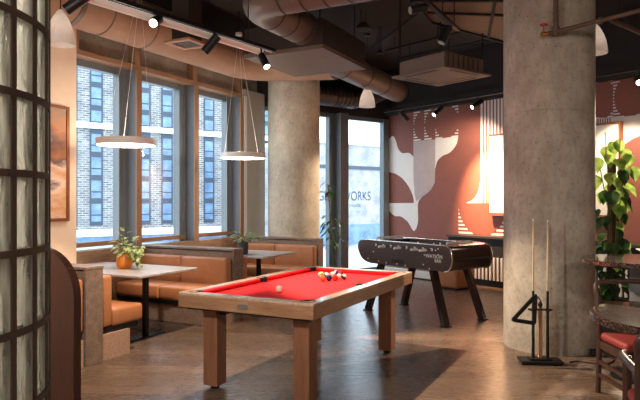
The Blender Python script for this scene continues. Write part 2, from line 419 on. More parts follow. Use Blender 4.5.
def window_left(n, y0, y1):
    w = bpy.data.objects.new('window_%d' % n, None); COL.objects.link(w); w.location = A0; w.rotation_euler = (0, 0, RA); w['kind'] = 'structure'
    f = MB()
    f.box(-1.78, -1.68, y0, y0+.04, .5, 3.275); f.box(-1.78, -1.66, y1-.13, y1-.055, .5, 3.275); f.box(-1.74, -1.64, y1-.055, y1, .5, 3.275)
    f.box(-1.78, -1.68, y0+.04, y1-.13, 3.19, 3.275); f.box(-1.78, -1.68, y0+.04, y1-.13, .5, .58)
    f.build('window_frame', 'frame_grey', w)
    MB().box(-1.74, -1.73, y0+.04, y1-.13, .58, 3.19).build('pane', 'pane', w)
    MB().box(-1.68, -1.635, y0+.02, y1, .93, .99, .004).build('window_rail', 'bronze', w)
    MB().box(-1.66, -1.49, y1, y1+.09, .9, 3.275).build('window_fin', 'fin_grey', w)
    MB().box(-1.49, -1.47, y1-.004, y1+.094, .9, 3.275).build('fin_edge', 'bronze', w)
window_left(1, 1.15, 2.15); window_left(2, 2.24, 3.36); window_left(3, 3.45, 4.57)

# far windows and the glazed corner
CM = (CN.x, CN.y, 0)
def window_far(n, x0, x1, fin):
    w = bpy.data.objects.new('window_%d' % n, None); COL.objects.link(w); w.location = CM; w.rotation_euler = (0, 0, RM); w['kind'] = 'structure'
    f = MB()
    f.box(x0, x0+.05, 0, .1, 0, 3.25); f.box(x1-.16, x1, -.02, .1, 0, 3.25)
    f.box(x0+.05, x1-.16, 0, .1, 3.17, 3.25); f.box(x0+.05, x1-.16, 0, .1, 0, .10)
    f.build('window_frame', 'frame_blue', w)
    MB().box(x0+.05, x1-.16, .05, .06, .10, 3.17).build('pane', 'pane', w)
    if fin: MB().box(x1, x1+.2, -.19, .1, 0, 3.25).build('window_fin', 'fin_grey', w)
    return w
window_far(4, -3.2, -1.50, True); w5 = window_far(5, -1.30, -.02, False)
struct('wall_far_header', MB().box(-3.4, .2, 0, .2, 3.25, 4.3), 'black_wall', CM, RM)
# mural wall
struct('wall_mural', MB().box(0, .2, -11.6, .2, 0, 3.35), 'rust', CM, RM)
struct('wall_mural_header', MB().box(-.10, .2, -11.6, -.02, 3.35, 4.3), 'black_wall', CM, RM)
struct('trim_8', MB().box(-.16, 0, -11.6, -.02, 3.33, 3.50), 'black_wall', CM, RM)
# rest of the shell, behind and beside the camera
pr = fM(.1, -11.5)
struct('wall_right', MB().box(pr.x, pr.x+.2, -5, pr.y, 0, 4.3), 'peach')
struct('wall_rear', MB().box(-9, pr.x+.2, -5.2, -5, 0, 4.3), 'peach')

# columns
def column(name, c, R, h, mat):
    mb = MB().lathe([(0, 0), (R, 0), (R, 1.2), (R, 2.398), (R-.006, 2.4), (R-.006, 2.406), (R, 2.408), (R, h), (0, h)], (0, 0, 0), 64)
    return struct(name, mb, mat, c, 0, None, 40)
column('column_1', (2.39, 6.30, 0), .45, 4.3, 'concrete_warm')
column('column_2', (-.455, 10.50, 0), .45, 4.3, 'concrete_lit')

# glass block screen (curved)
GB = (-1.25, 1.567); GR = .5
gb = thing('wall_glass_block', None, None, (GB[0], GB[1], 0)); gb['kind'] = 'structure'
angT = math.atan2(.408, .913)           # outward direction of the silhouette line seen from the room
dth = .1/GR
def arc(th, r, z): return Vector((r*math.cos(th), r*math.sin(th), z))
blk = MB(); mor = MB()
a_start = angT - .188/.5                 # a joint of the wall
for j in range(-2, 10):
    # joint ribs
    th = a_start + .188/.5 - (.0888/.5) + dth*(-j)      # joints step away from the silhouette
    g = .009/GR
    mor.prism([(th-g, GR-.045), (th+g, GR-.045), (th+g, GR+.001), (th-g, GR+.001)], lambda u, v: arc(u, v, 0), lambda u, v: arc(u, v, 3.39))
for i in range(0, 18):
    z = .2*i - .013
    if z > 3.4: continue
    zz0, zz1 = max(0, z-.009), z+.009
    N = 60; ths = [a_start + .188/.5 - (.0888/.5) + .42 - k*(2.25/N) for k in range(N+1)]
    for k in range(N):
        mor.prism([(ths[k], GR-.045), (ths[k+1], GR-.045), (ths[k+1], GR+.001), (ths[k], GR+.001)], lambda u, v: arc(u, v, zz0), lambda u, v: arc(u, v, zz1))
    if i == 17: break
    for j in range(-1, 10):
        t0 = a_start + .188/.5 - (.0888/.5) + dth*(-j) + .009/GR; t1 = t0 + dth - .018/GR
        b0 = zz1; b1 = .2*(i+1) - .013 - .009
        # pillow-faced block
        bb = bmesh.new(); nu, nv = 5, 5; grid = {}
        for side, rad in (('o', GR-.004), ('i', GR-.04)):
            for p in range(nu+1):
                for q in range(nv+1):
                    u = p/nu; v = q/nv; e = min(u, 1-u, (v if v < .5 else 1-v)*1.6)
                    dr = (.006 if e > 0 else 0)*(-1 if side == 'o' else 1)
                    grid[side, p, q] = bb.verts.new(arc(t0+(t1-t0)*u, rad+dr, b0+(b1-b0)*v))
        for side in 'oi':
            for p in range(nu):
                for q in range(nv):
                    bb.faces.new((grid[side, p, q], grid[side, p+1, q], grid[side, p+1, q+1], grid[side, p, q+1]))
        for p in range(nu):
            for q in (0, nv): bb.faces.new((grid['o', p, q], grid['o', p+1, q], grid['i', p+1, q], grid['i', p, q]))
        for q in range(nv):
            for p in (0, nu): bb.faces.new((grid['o', p, q], grid['o', p, q+1], grid['i', p, q+1], grid['i', p, q]))
        blk.merge(bb)
blk.build('glass_blocks', 'block', gb, 35)
mor.build('grout', 'mortar', gb)

# ------------------------------------------------------------------ outside
tag(MB().box(-150, 150, -60, 200, -4.3, -4.0).build('street', 'pale_ground'), kind='structure')
FR = math.radians(37.4)
bl = thing('apartment_block', 'grey brick apartment block with columns of blue windows, seen through the left windows', 'building', (-22.1, 78, -4), FR)
MB().box(-60, 20, 0, 12, 0, 34).build('wall', 'facade', bl)
MB().box(-60, 20, -.45, 0, 14.25, 14.95).build('upper_band', 'far_white', bl)
MB().box(-60, 20, -.35, 0, 1.05, 1.9).build('lower_band', 'far_white', bl)
MB().box(-60, 20, -.2, 0, 0, 1.05).build('ground_floor_glazing', 'far_glass', bl)
for c in range(-7, 6):
    u = .92*2.6 + c*3.05
    for r in range(0, 8):
        z = 2.9 + r*2.85
        wf = MB().box(u-.78, u+.78, -.12, 0, z-.50, z+2.345).build('window', 'far_frame', bl)
        p = MB(); p.box(u-.62, u+.55, -.16, -.12, z+.85, z+2.15); p.box(u-.62, u+.55, -.16, -.12, z-.02, z+.68)
        p.build('pane', 'far_glass', wf)
lb = thing('brick_building', 'low grey brick building across the street, behind the far windows', 'building', (-4, 66, -4), FR)
MB().box(3, 44, 0, 10, 0, 12.1).build('wall', 'facade_pale', lb)
MB().box(3, 44, -.2, 0, 9.2, 9.6).build('ledge_course', 'far_frame', lb)
MB().box(3, 44, -.3, 10, 12.1, 12.5).build('coping', 'far_white', lb)
MB().box(3, 44, -.12, 0, .3, 2.6).build('ground_floor_glazing', 'far_glass', lb)

# ------------------------------------------------------------------ mural
def mur(px, py):
    r = (px-320)/602; y = (1.49-12.99*r)/(.607+.794*r); Y = 12.99+.794*y
    return (y, 1.52+(200-py)*Y/602)
mu = thing('painted_mural', 'rust and white abstract mural of circles, stripes and curved blobs on the far wall', 'mural', CM, RM)
def paint(name, pts, mat, lay, px=True, label=None):
    P = [mur(*p) for p in pts] if px else pts
    d = .002 + .0022*lay
    o = MB().prism(P, lambda u, v: (-.0005, u, v), lambda u, v: (-d, u, v)).build(name, mat, mu)
    if label: o['label'] = label
    return o
def smooth_pts(ctrl, n=6):
    out = []; L = len(ctrl)
    for k in range(L):
        p0, p1, p2, p3 = ctrl[(k-1) % L], ctrl[k], ctrl[(k+1) % L], ctrl[(k+2) % L]
        for j in range(n):
            t = j/n
            out.append(tuple(.5*((2*p1[i]) + (-p0[i]+p2[i])*t + (2*p0[i]-5*p1[i]+4*p2[i]-p3[i])*t*t + (-p0[i]+3*p1[i]-3*p2[i]+p3[i])*t**3) for i in (0, 1)))
    return out
def cr(ctrl, n=5):   # open Catmull-Rom
    out = []
    for k in range(len(ctrl)-1):
        p0, p1, p2, p3 = ctrl[max(0, k-1)], ctrl[k], ctrl[k+1], ctrl[min(len(ctrl)-1, k+2)]
        for j in range(n):
            t = j/n
            out.append(tuple(.5*((2*p1[i]) + (-p0[i]+p2[i])*t + (2*p0[i]-5*p1[i]+4*p2[i]-p3[i])*t*t + (-p0[i]+3*p1[i]-3*p2[i]+p3[i])*t**3) for i in range(len(p1))))
    out.append(ctrl[-1]); return out
paint('white_blob', cr([(389.3, 139), (393, 136), (396, 141), (398, 148), (402, 153), (409, 153), (413.6, 157)]) + [(435.4, 157), (434.8, 183)] +
      cr([(434.8, 183), (430, 191), (422, 197), (418, 204), (418, 222), (414, 231), (408, 222), (401, 216.5), (395, 216), (389.3, 211)]), 'mural_white', 1)
paint('quarter_disc', cr([(389.3, 172), (396, 174), (403, 179), (409, 187), (413, 196), (414, 203)]) + [(389.3, 203)], 'rust', 2)
paint('lilac_column', [(413.6, 141), (435.4, 139.5), (435.2, 165), (434.8, 183)] + cr([(434.8, 183), (430, 191), (422, 197), (416.5, 201)]) + [(415, 195), (413.8, 180)], 'mural_lilac', 3)
paint('white_horn', [(435.4, 139.2), (458.2, 136)] + cr([(458.2, 136), (456, 145), (450, 152.5), (442.5, 156), (437.5, 161), (435.4, 168)]), 'mural_white', 2)
def stripes(name, y0, y1, z0, z1, n, inside, lay=1):
    """horizontal white stripes over the cell, cut away by a disc"""
    mb = MB(); d = .002 + .0022*lay
    for k in range(n):
        za = z0 + (z1-z0)*(k+.2)/n; zb = z0 + (z1-z0)*(k+.68)/n; zm = (za+zb)/2
        segs = inside(zm)
        for a, b in segs:
            a = max(a, y0); b = min(b, y1)
            if b-a < .01: continue
            mb.box(-d, -.0005, a, b, za, zb)
    return mb.build(name, 'mural_white', mu)
def disc_cell(name, pxl, pxr, pyt, pyb, pxc, rad_px=None, n=11):
    """stripes left over in the corners of a cell around a disc (centre column pxc)"""
    yr, zt = mur(pxr, pyt); yl, _ = mur(pxl, pyt); _, zb = mur((pxl+pxr)/2, pyb); _, zt = mur((pxl+pxr)/2, pyt)
    yc, _ = mur(pxc, pyt); zc = (zt+zb)/2; R = (zt-zb)/2
    Rw = R if rad_px is None else abs(mur(pxc-rad_px, pyt)[0]-yc)
    def ins(z):
        h = 1-((z-zc)/R)**2; w = Rw*math.sqrt(max(0, h)); return [(yr, yc-w), (yc+w, yl)]
    return stripes(name, yr, yl, zb, zt, n, ins)
disc_cell('disc_stripes', 413.6, 424.4, 110.5, 141, 425, 11.2)
disc_cell('disc_stripes', 424.5, 435.3, 108.5, 140, 436, 11.2)
disc_cell('disc_stripes', 435.4, 458.2, 106, 138.5, 446.8, 11.6)
# vertical stripe panel, its curved white foot and the half disc
paint('stripe_panel', [(480.6, 101), (506, 97), (512, 97), (512, 203), (480.6, 203)], 'mural_white', 1)
sp = MB()
for k in range(9):
    x = 482.8 + k*3.35; ya, _ = mur(x, 150); yb, _ = mur(x+1.25, 150)
    sp.box(-.0065, -.0005, yb, ya, mur(485, 203)[1], mur(485, 101)[1])
sp.build('vertical_stripes', 'rust', mu)
paint('white_foot', [(480.6, 182)] + cr([(480.4, 182), (478, 192), (473, 199.5), (466, 203)]) + [(480.6, 203)], 'mural_white', 1)
hs = [(458.6, 203), (507, 203)]
yl, zt = mur(458.6, 203); yr, _ = mur(507, 203); zc = zt; yc = (yl+yr)/2; Rw = (yl-yr)/2
_, zbt = mur(483, 236)
half = [(yc + Rw*math.cos(t*PI/24), zc - (zc-zbt)*math.sin(t*PI/24)) for t in range(25)]
paint('half_disc', half, 'rust', 2, px=False)
def insh(z):
    h = 1-((z-zc)/(zc-zbt))**2; w = Rw*math.sqrt(max(0, h)); return [(yr-.1, yc-w), (yc+w, yl)]
stripes('half_disc_stripes', yr-.1, yl, zbt-.06, zc-.02, 9, insh)
# the part of the mural beyond the front column
paint('white_band', [(560, 119), (613, 117.5), (650, 114), (650, 150), (560, 158)], 'mural_white', 1)
paint('large_disc', cr([(598, 200), (604, 175), (612, 158), (622, 147), (632, 139.5), (645, 134)]) + [(670, 134), (670, 262), (640, 262)] + cr([(640, 262), (618, 252), (604, 230), (598, 200)]), 'rust', 3)
disc_cell('disc_stripes', 588, 612.8, 80.5, 119, 603, 11.5, 13)
disc_cell('disc_stripes', 613, 640, 75.5, 117.5, 630, 16, 13)
vs = MB()
for k in range(7):
    x = 595 + k*2.4; ya, _ = mur(x, 120); yb, _ = mur(x+1.1, 120)
    vs.box(-.0065, -.0005, yb, ya, mur(602, 124.5)[1], mur(602, 118.5)[1])
vs.build('vertical_stripes', 'rust', mu)

# screen on the mural wall
ys0 = mur(493, 150)[0]; ys1 = mur(622, 150)[0]
scn = thing('projection_screen', 'large white projection screen fixed to the mural wall behind the front column', 'screen', fM(-.02, 0), RM)
MB().box(-.09, 0, ys1, ys0, 1.29, 2.66, .004).build('screen_panel', 'screen', scn)
f = MB(); f.box(-.10, -.01, ys1-.03, ys1, 1.25, 2.69); f.box(-.10, -.01, ys0, ys0+.015, 1.25, 2.69); f.box(-.10, -.01, ys1, ys0, 1.24, 1.29); f.box(-.10, -.01, ys1, ys0, 2.66, 2.69)
f.build('screen_frame', 'copper', scn)

# ledge with a grille under the mural
lg = thing('radiator_ledge', 'dark ledge with a pale slatted grille running below the mural', 'ledge', fM(0, 0), RM)
MB().box(-.36, -.01, -9.5, -1.9, .84, .88, .004).build('ledge_top', 'duct_dark', lg)
MB().box(-.32, -.01, -9.5, -1.92, .10, .84).build('ledge_front', 'black_matte', lg)
g = MB()
for k in range(95):
    y = -2.0 - k*.078; g.box(-.345, -.32, y-.036, y, .12, .52)
g.build('grille', 'white_paint', lg)
MB().box(-.30, -.02, -9.5, -1.92, 0, .10).build('kick_board', 'black_matte', lg)
hv = thing('floor_convector', 'low white convector box on the floor below the mural, behind the football table', 'convector', fM(-.45, -.5), RM)
MB().box(-.10, .10, -1.3, .3, 0.02, .16, .01).build('casing', 'white_paint', hv)
g = MB()
for k in range(20): g.box(-.08, .08, -1.25+k*.075, -1.22+k*.075, .16, .168)
g.build('vent_slats', 'frame_grey', hv)
MB().box(-.06, .06, -1.2, .2, 0, .02).build('foot_rail', 'black_matte', hv)
pf = thing('leather_pouf', 'low tan leather pouf on the floor behind the football table', 'pouf', (2.32, 10.35, 0), RM)
MB().box(-.24, .24, -.24, .24, .03, .42, .06, 4).build('cushion', 'leather', pf, 50)
MB().box(-.2, .2, -.2, .2, 0, .03).build('base', 'black_matte', pf)

# picture on the peach wall
pc = thing('framed_picture', 'abstract landscape painting in thin wooden frame on the peach wall beside the windows', 'picture', fA(-1.46, .52, 1.94), RA)
MB().box(.005, .03, -.46, .46, -.63, .63).build('canvas', 'canvas', pc)
f = MB(); f.box(0, .045, -.495, -.46, -.665, .665); f.box(0, .045, .46, .495, -.665, .665); f.box(0, .045, -.46, .46, .63, .665); f.box(0, .045, -.46, .46, -.665, -.63)
f.build('frame', 'copper', pc)

# lettering on the far glass
def text_obj(name, body, size, mat, parent, loc, rot, ext=.002, align='LEFT', sx=1.0):
    cu = bpy.data.curves.new(name, 'FONT'); cu.body = body; cu.size = size; cu.extrude = ext; cu.align_x = align
    t = bpy.data.objects.new('lettering', cu); COL.objects.link(t)
    bpy.context.view_layer.update()
    me = bpy.data.meshes.new_from_object(t.evaluated_get(bpy.context.evaluated_depsgraph_get()))
    bpy.data.objects.remove(t); bpy.data.curves.remove(cu)
    me.materials.clear(); me.materials.append(M[mat]); me.name = name
    o = bpy.data.objects.new(name, me); COL.objects.link(o)
    o.parent = parent; o.location = loc; o.rotation_euler = rot; o.scale = (sx, 1, 1); return o
sg = thing('window_lettering', 'blue lettering reading GLASSWORKS on the far window glass', 'sign', CM, RM)
text_obj('large_letters', 'GLASSWORKS', .275, 'blue_vinyl', sg, (-1.90, .040, 1.51), (PI/2, 0, 0), sx=.80)
text_obj('small_letters', 'EVENTS', .09, 'blue_vinyl', sg, (-1.09, .040, 1.37), (PI/2, 0, 0))

# ------------------------------------------------------------------ booths
for k, lab in enumerate(('grey oak booth divider nearest the glass block screen', 'grey oak booth divider with its end behind the pool table, between the two booth tables',
                         'grey oak booth divider running in front of the far concrete column')):
    y = 2.3*k
    d = thing('booth_divider', lab, 'booth divider', fA(0, y), RA, 'booth dividers')
    th = .17 if k == 2 else .20
    MB().box(-1.455, -.025, 0.012, th-.012, 0, .865).build('panel', 'partition', d)
    MB().box(-.025, 0, 0, th, 0, .88, .003).build('end_post', 'partition', d)
    MB().box(-1.455, .004, -.006, th+.006, .88, .905, .003).build('cap', 'partition', d)
def bench(label, y, sgn):
    """sgn +1: back at y, seat towards +y"""
    b = thing('booth_bench', label, 'bench', fA(0, y), RA, 'tan leather booth benches')
    def bx(mb, x0, x1, a, c, z0, z1, bev=0, seg=3):
        y0, y1 = sorted((a*sgn, c*sgn)); return mb.box(x0, x1, y0, y1, z0, z1, bev, seg)
    w = 1.44/2
    for j in range(2):
        x0 = -1.455 + j*w
        bx(MB(), x0, x0+w-.004, .004, .14, .31, .80, .03, 3).build('back_cushion', 'leather', b, 50)
        bx(MB(), x0, x0+w-.004, .142, .55, .30, .475, .035, 3).build('seat_cushion', 'leather', b, 50)
    bx(MB(), -1.455, -.05, .01, .50, .245, .298).build('seat_board', 'black_matte', b)
    bx(MB(), -1.455, -.02, .005, .36, 0, .245).build('plinth', 'plinth', b)
    return b
bench('tan leather booth bench whose back shows left of the nearest divider', 0, -1)
bench('tan leather booth bench with its seat end facing the camera, beside the nearest divider', .2, 1)
bench('tan leather booth bench behind the table with the orange pot', 2.3, -1)
bench('tan leather booth bench on the far side of the middle divider', 2.5, 1)
bench('tan leather booth bench in front of the far concrete column', 4.6, -1)
def booth_table(label, y):
    t = thing('booth_table', label, 'table', fA(-.72, y), RA, 'booth tables')
    MB().box(-.72, .72, -.45, .45, .722, .75, .008, 2).build('tabletop', 'booth_top', t)
    for x in (-.38, .32):
        l = MB().bar((x, .05, .01), (x, .05, .722), .05).build('leg', 'black', t)
        MB().box(x-.06, x+.06, -.22, .30, 0, .012).build('foot_plate', 'black', l)
    return t
booth_table('grey topped booth table carrying the orange plant pot', 1.13)
booth_table('grey topped booth table carrying the dark grey plant pot', 3.43)

# plants on the booth tables
def bushy(mb, c, n, spread, h, L, seed, heart=True, trail=0):
    rd = random.Random(seed)
    for k in range(n):
        a = rd.uniform(0, 2*PI); e = rd.uniform(.15, 1.3); rr = rd.uniform(.15, 1)
        p = Vector(c) + Vector((math.cos(a)*spread*rr*math.cos(e*.6), math.sin(a)*spread*rr*math.cos(e*.6), h*math.sin(e)*rr))
        d = Vector((math.cos(a), math.sin(a), rd.uniform(-.5, .7)))
        l = L*rd.uniform(.7, 1.2)
        mb.leaf(p, d, (0, 0, 1), l, l*(.75 if heart else .35), .2, rd.uniform(.1, .5), heart)
    return mb
p1 = thing('potted_plant', 'variegated trailing plant in an orange pot on the nearer booth table', 'plant', (-2.21, 6.80, .75), 0)
MB().lathe([(0, 0), (.070, 0), (.086, .03), (.09, .09), (.082, .15), (.072, .165), (.066, .16), (.066, .13), (0, .13)], (0, 0, 0)).build('pot', 'orange_pot', p1, 50)
MB().lathe([(0, .135), (.066, .131)], (0, 0, 0)).build('soil', 'soil', p1)
lf = MB(); bushy(lf, (.02, 0, .14), 46, .15, .22, .085, 3)
rd = random.Random(5)
for k in range(20): lf.leaf((.11+.13*k/20+rd.uniform(-.04, .04), -.10+rd.uniform(-.04, .04), .26-.014*(k % 16)), (rd.uniform(-.4, 1), rd.uniform(-1, .3), rd.uniform(-.8, .2)), (0, 0, 1), .085, .06, .2, .3)
for k in range(8): lf.leaf((-.02+rd.uniform(-.04, .04), rd.uniform(-.04, .04), .26+.022*k), (rd.uniform(-1, 1), rd.uniform(-1, 1), .6), (0, 0, 1), .08, .05, .2, .3)
lf.build('foliage', 'leaf_var', p1)
st = MB()
for dx, dy, z in ((.05, .02, .34), (-.03, .01, .42), (.14, -.06, .28), (-.08, .02, .25), (.2, -.02, .25)):
    st.path([(0, 0, .13), (dx*.4, dy*.4, z*.75), (dx, dy, z)], .004, 6)
st.build('stems', 'stem', p1)
q = fA(-.48, 3.2)
p2 = thing('potted_plant', 'small pale green plant in a dark grey pot on the farther booth table', 'plant', (q.x, q.y, .75), 0)
MB().lathe([(0, 0), (.062, 0), (.072, .02), (.076, .17), (.070, .17), (.068, .14), (0, .14)], (0, 0, 0)).build('pot', 'grey_pot', p2, 50)
MB().lathe([(0, .142), (.068, .141)], (0, 0, 0)).build('soil', 'soil', p2)
lf = MB(); bushy(lf, (0, 0, .19), 52, .17, .16, .10, 11, False)
for k in range(14): lf.leaf((.09+rd.uniform(-.05, .1), rd.uniform(-.08, .08), .2+rd.uniform(0, .06)), (1, rd.uniform(-.6, .4), rd.uniform(-.3, .5)), (0, 0, 1), .1, .04, .2, .3, False)
lf.build('foliage', 'leaf_pale', p2)
st = MB()
for dx, dy, z in ((.05, .02, .3), (-.06, .01, .3), (.1, -.04, .24), (-.08, .04, .25)):
    st.path([(0, 0, .14), (dx*.4, dy*.4, z*.8), (dx, dy, z)], .003, 6)
st.build('stems', 'stem', p2)
# tall plant by the far windows
p3 = thing('potted_plant', 'tall dark green plant by the far windows, right of the far concrete column', 'plant', (.26, 10.72, 0), 0)
MB().lathe([(0, 0), (.13, 0), (.17, .30), (.155, .30), (.15, .26), (0, .26)], (0, 0, 0)).build('pot', 'grey_pot', p3, 50)
lf = MB(); rd = random.Random(9)
for k in range(46):
    z = rd.uniform(.70, 1.26); a = rd.uniform(0, 2*PI); r = rd.uniform(.02, .16)
    lf.leaf((math.cos(a)*r-.04, math.sin(a)*r, z), (math.cos(a), math.sin(a), rd.uniform(-.5, .4)), (0, 0, 1), rd.uniform(.12, .2), .06, .2, .4, False)
for k in range(5):
    a = rd.uniform(0, 2*PI); lf.leaf((-.12+rd.uniform(-.08, .1), rd.uniform(-.06, .06), rd.uniform(1.60, 1.85)), (math.cos(a), math.sin(a), -.6), (0, 0, 1), .16, .11, .2, .3)
lf.build('foliage', 'leaf_dark', p3)
st = MB(); st.path([(0, 0, .26), (-.02, 0, .8), (-.08, 0, 1.3), (-.12, 0, 1.8)], .012, 8); st.path([(0, .02, .26), (.06, .02, .8), (.08, .0, 1.2)], .009, 8)
st.build('stems', 'stem', p3)

# ------------------------------------------------------------------ pool table
PT = thing('pool_table', 'oak pool table with red cloth and square legs in the middle of the floor', 'pool table', (-.092, 5.4475, 0), RA)
hw, hl, zt = .605, 1.075, .79
ri = .12
MB().box(-hw, hw, -hl, -hl+.04, .675, .772, .004).build('apron', 'pool_wood_end', PT); MB().box(-hw, hw, hl-.04, hl, .675, .772, .004).build('apron', 'pool_wood_end', PT)
MB().box(-hw, -hw+.04, -hl+.04, hl-.04, .675, .772, .004).build('apron', 'pool_wood', PT)
MB().box(hw-.04, hw, -hl+.04, hl-.04, .675, .772, .004).build('apron', 'pool_wood', PT)
rl = MB()
rl.box(-hw, hw, -hl, -hl+ri-.03, .772, zt, .004); rl.box(-hw, hw, hl-ri+.03, hl, .772, zt, .004)
rl.box(-hw, -hw+ri-.03, -hl+ri-.03, hl-ri+.03, .772, zt, .004); rl.box(hw-ri+.03, hw, -hl+ri-.03, hl-ri+.03, .772, zt, .004)
rl.build('rail', 'pool_rail', PT)
MB().box(-hw+.04, hw-.04, -hl+.04, hl-.04, .70, .752).build('cloth', 'baize', PT)
cu = MB(); i0 = ri-.03; pk = .058
def cush(x0, x1, y0, y1, nx, ny):
    # cushion of wedge section running between pockets; (nx, ny) points into the table
    z0, z1, z2 = .752, .766, .788
    if nx:
        xo = x0; xi = x0 + nx*.042
        P = [(xo, z2), (xi, z2-.004), (xi, z1), (xo + nx*.028, z0), (xo, z0)]
        cu.prism(P, lambda u, v: (u, y0 + (.03 if abs(u-xo) > .02 else 0), v), lambda u, v: (u, y1 - (.03 if abs(u-xo) > .02 else 0), v))
    else:
        yo = y0; yi = y0 + ny*.042
        P = [(yo, z2), (yi, z2-.004), (yi, z1), (yo + ny*.028, z0), (yo, z0)]
        cu.prism(P, lambda u, v: (x0 + (.03 if abs(u-yo) > .02 else 0), u, v), lambda u, v: (x1 - (.03 if abs(u-yo) > .02 else 0), u, v))
for sx in (-1, 1):
    cush(sx*(hw-i0), 0, -hl+i0+pk, -pk, -sx, 0); cush(sx*(hw-i0), 0, pk, hl-i0-pk, -sx, 0)
cush(-hw+i0+pk, hw-i0-pk, -hl+i0, 0, 0, 1); cush(-hw+i0+pk, hw-i0-pk, hl-i0, 0, 0, -1)
cu.build('cushion', 'baize', PT)
for (x, y) in ((-1, -1), (1, -1), (-1, 1), (1, 1), (-1, 0), (1, 0)):
    px = x*(hw-i0+.004); py = y*(hl-i0+.004)
    m = MB().lathe([(.0, .7525), (.046, .7525), (.046, .7915), (.056, .7915), (.058, .786)], (px - x*.012, py - y*.012, 0), 24)
    m.box(px-.05+x*.0, px+.05, py-.012 if y else py-.05, py+.012 if y else py+.05, .753, .7895) if False else None
    m.build('pocket', 'black_matte', PT, 40)
lx0, lx1, ly0, ly1 = hw-.255, hw-.12, hl-.29, hl-.16
for sx in (-1, 1):
    for sy in (-1, 1):
        x0, x1 = sorted((sx*lx0, sx*lx1)); y0, y1 = sorted((sy*ly0, sy*ly1))
        l = MB().box(x0, x1, y0, y1, .03, .675, .004).build('leg', 'pool_leg', PT)
        MB().lathe([(0, 0), (.035, 0), (.035, .03), (0, .03)], ((x0+x1)/2, (y0+y1)/2, 0), 20).build('foot', 'black', l)
MB().box(-hw+.05, hw-.05, -hl+.05, hl-.05, .655, .70).build('underframe', 'box_dark', PT)
MB().box(-hw+.08, -hw+.30, -hl+.20, -hl+.42, .60, .655, .004).build('ball_return', 'box_dark', PT)
pl = MB().box(-.035, .055, -hl-.004, -hl, .70, .745, .003).build('badge', 'silver', PT); pl['label'] = 'silver badge on apron'
# balls: table frame
def onpool(px, py):
    z = .752+.0285; Y = 602*(1.52-z)/(py-200); return ((px-320)/602*Y, Y, z)
def ball(label, pos, c, stripe, tilt):
    me = MB().ball((0, 0, 0), .0285, 24)
    o = me.build('pool_ball', m_ball('ball_paint', c, stripe), None, 80, pos); o.rotation_euler = tilt
    return tag(o, label, 'pool ball', 'pool balls on the red cloth')
ball('white cue ball alone on the red cloth', onpool(279.3, 289), (236, 226, 200), False, (0, 0, 0))
balls = [((321.0, 274.4), (222, 178, 60), True, 'yellow striped ball at the left end of the rack, behind the orange ball'),
         ((322.8, 278.6), (226, 96, 40), False, 'orange ball at the left end of the rack, nearest the camera'),
         ((326.4, 275.4), (70, 110, 84), True, 'green striped ball behind the dark blue ball'),
         ((329.0, 278.0), (36, 40, 96), False, 'dark blue ball in front of the green striped ball'),
         ((332.4, 274.6), (206, 120, 110), True, 'pink striped ball between the blue and orange balls'),
         ((335.3, 277.9), (198, 44, 36), False, 'plain red ball beside the dark blue ball'),
         ((339.4, 276.0), (226, 92, 44), True, 'orange striped ball right of the red ball'),
         ((340.8, 273.9), (120, 40, 40), False, 'maroon ball at the back of the rack'),
         ((343.8, 277.0), (44, 36, 40), True, 'black striped ball at the right end of the rack'),
         ((336.4, 272.6), (60, 60, 130), True, 'purple striped ball at the back of the rack')]
for k, (p, c, s, lab) in enumerate(balls):
    ball(lab, onpool(*p), c, s, (random.uniform(.3, 2.4), random.uniform(0, 1), random.uniform(0, 3)))

# ------------------------------------------------------------------ football table
FT = thing('football_table', 'dark brown table football table on splayed legs between pool table and mural', 'table football', (1.362, 7.967, 0), RM)
def side_profile():
    pts = [(-.70, .66), (.60, .66)]
    pts += cr([(.60, .66), (.73, .685), (.82, .75), (.865, .84), (.865, .91), (.83, .955), (.76, .97)])[1:]
    pts += cr([(-.70, .975), (-.76, .955), (-.80, .90), (-.815, .82), (-.80, .74), (-.76, .68), (-.70, .66)])[:-1]
    return pts
sp_ = side_profile()
for nm, x0, x1, lab in (('side_panel', -.38, -.35, None), ('side_panel', .35, .38, None)):
    MB().prism(sp_, lambda u, v: (x0, u, v), lambda u, v: (x1, u, v)).build(nm, 'foos_side', FT)
# rounded end cabinets
for sy in (-1, 1):
    P = [(u, v) for (u, v) in sp_ if (u*sy > (.60 if sy < 0 else .66))]
    ctr = Vector((0, 0))
    edge = .58*sy
    if sy < 0: P = sorted(P, key=lambda p: math.atan2(p[1]-.81, -(p[0]+.55)))
    else: P = sorted(P, key=lambda p: math.atan2(p[1]-.81, p[0]-.50))
    P = [(edge, P[0][1])] + P + [(edge, P[-1][1])]
    MB().prism(P, lambda u, v: (-.35, u, v), lambda u, v: (.35, u, v)).build('end_cabinet', 'foos_body', FT, 50)
bt = MB(); bt.box(-.35, .35, -.58, .60, .655, .80); bt.build('cabinet_floor', 'foos_body', FT)
MB().box(-.33, .33, -.56, .56, .80, .806).build('pitch', 'foos_field', FT)
tr = MB()
ol = [(u, v) for (u, v) in sp_ if u < -.62]
ol = sorted(ol, key=lambda p: math.atan2(p[1]-.81, -(p[0]+.55)))
for x in (-.384, .384):
    tr.path([(x, -.815-(p[0]+.815)*-1 if False else p[0]-.004, p[1]) for p in ol], .008, 8)
tr.build('edge_trim', 'chrome', FT, 60)
tb = MB(); tb.box(-.395, -.335, -.70, .70, .968, .982, .004); tb.box(.335, .395, -.70, .70, .968, .982, .004); tb.build('top_rail', 'chrome', FT)
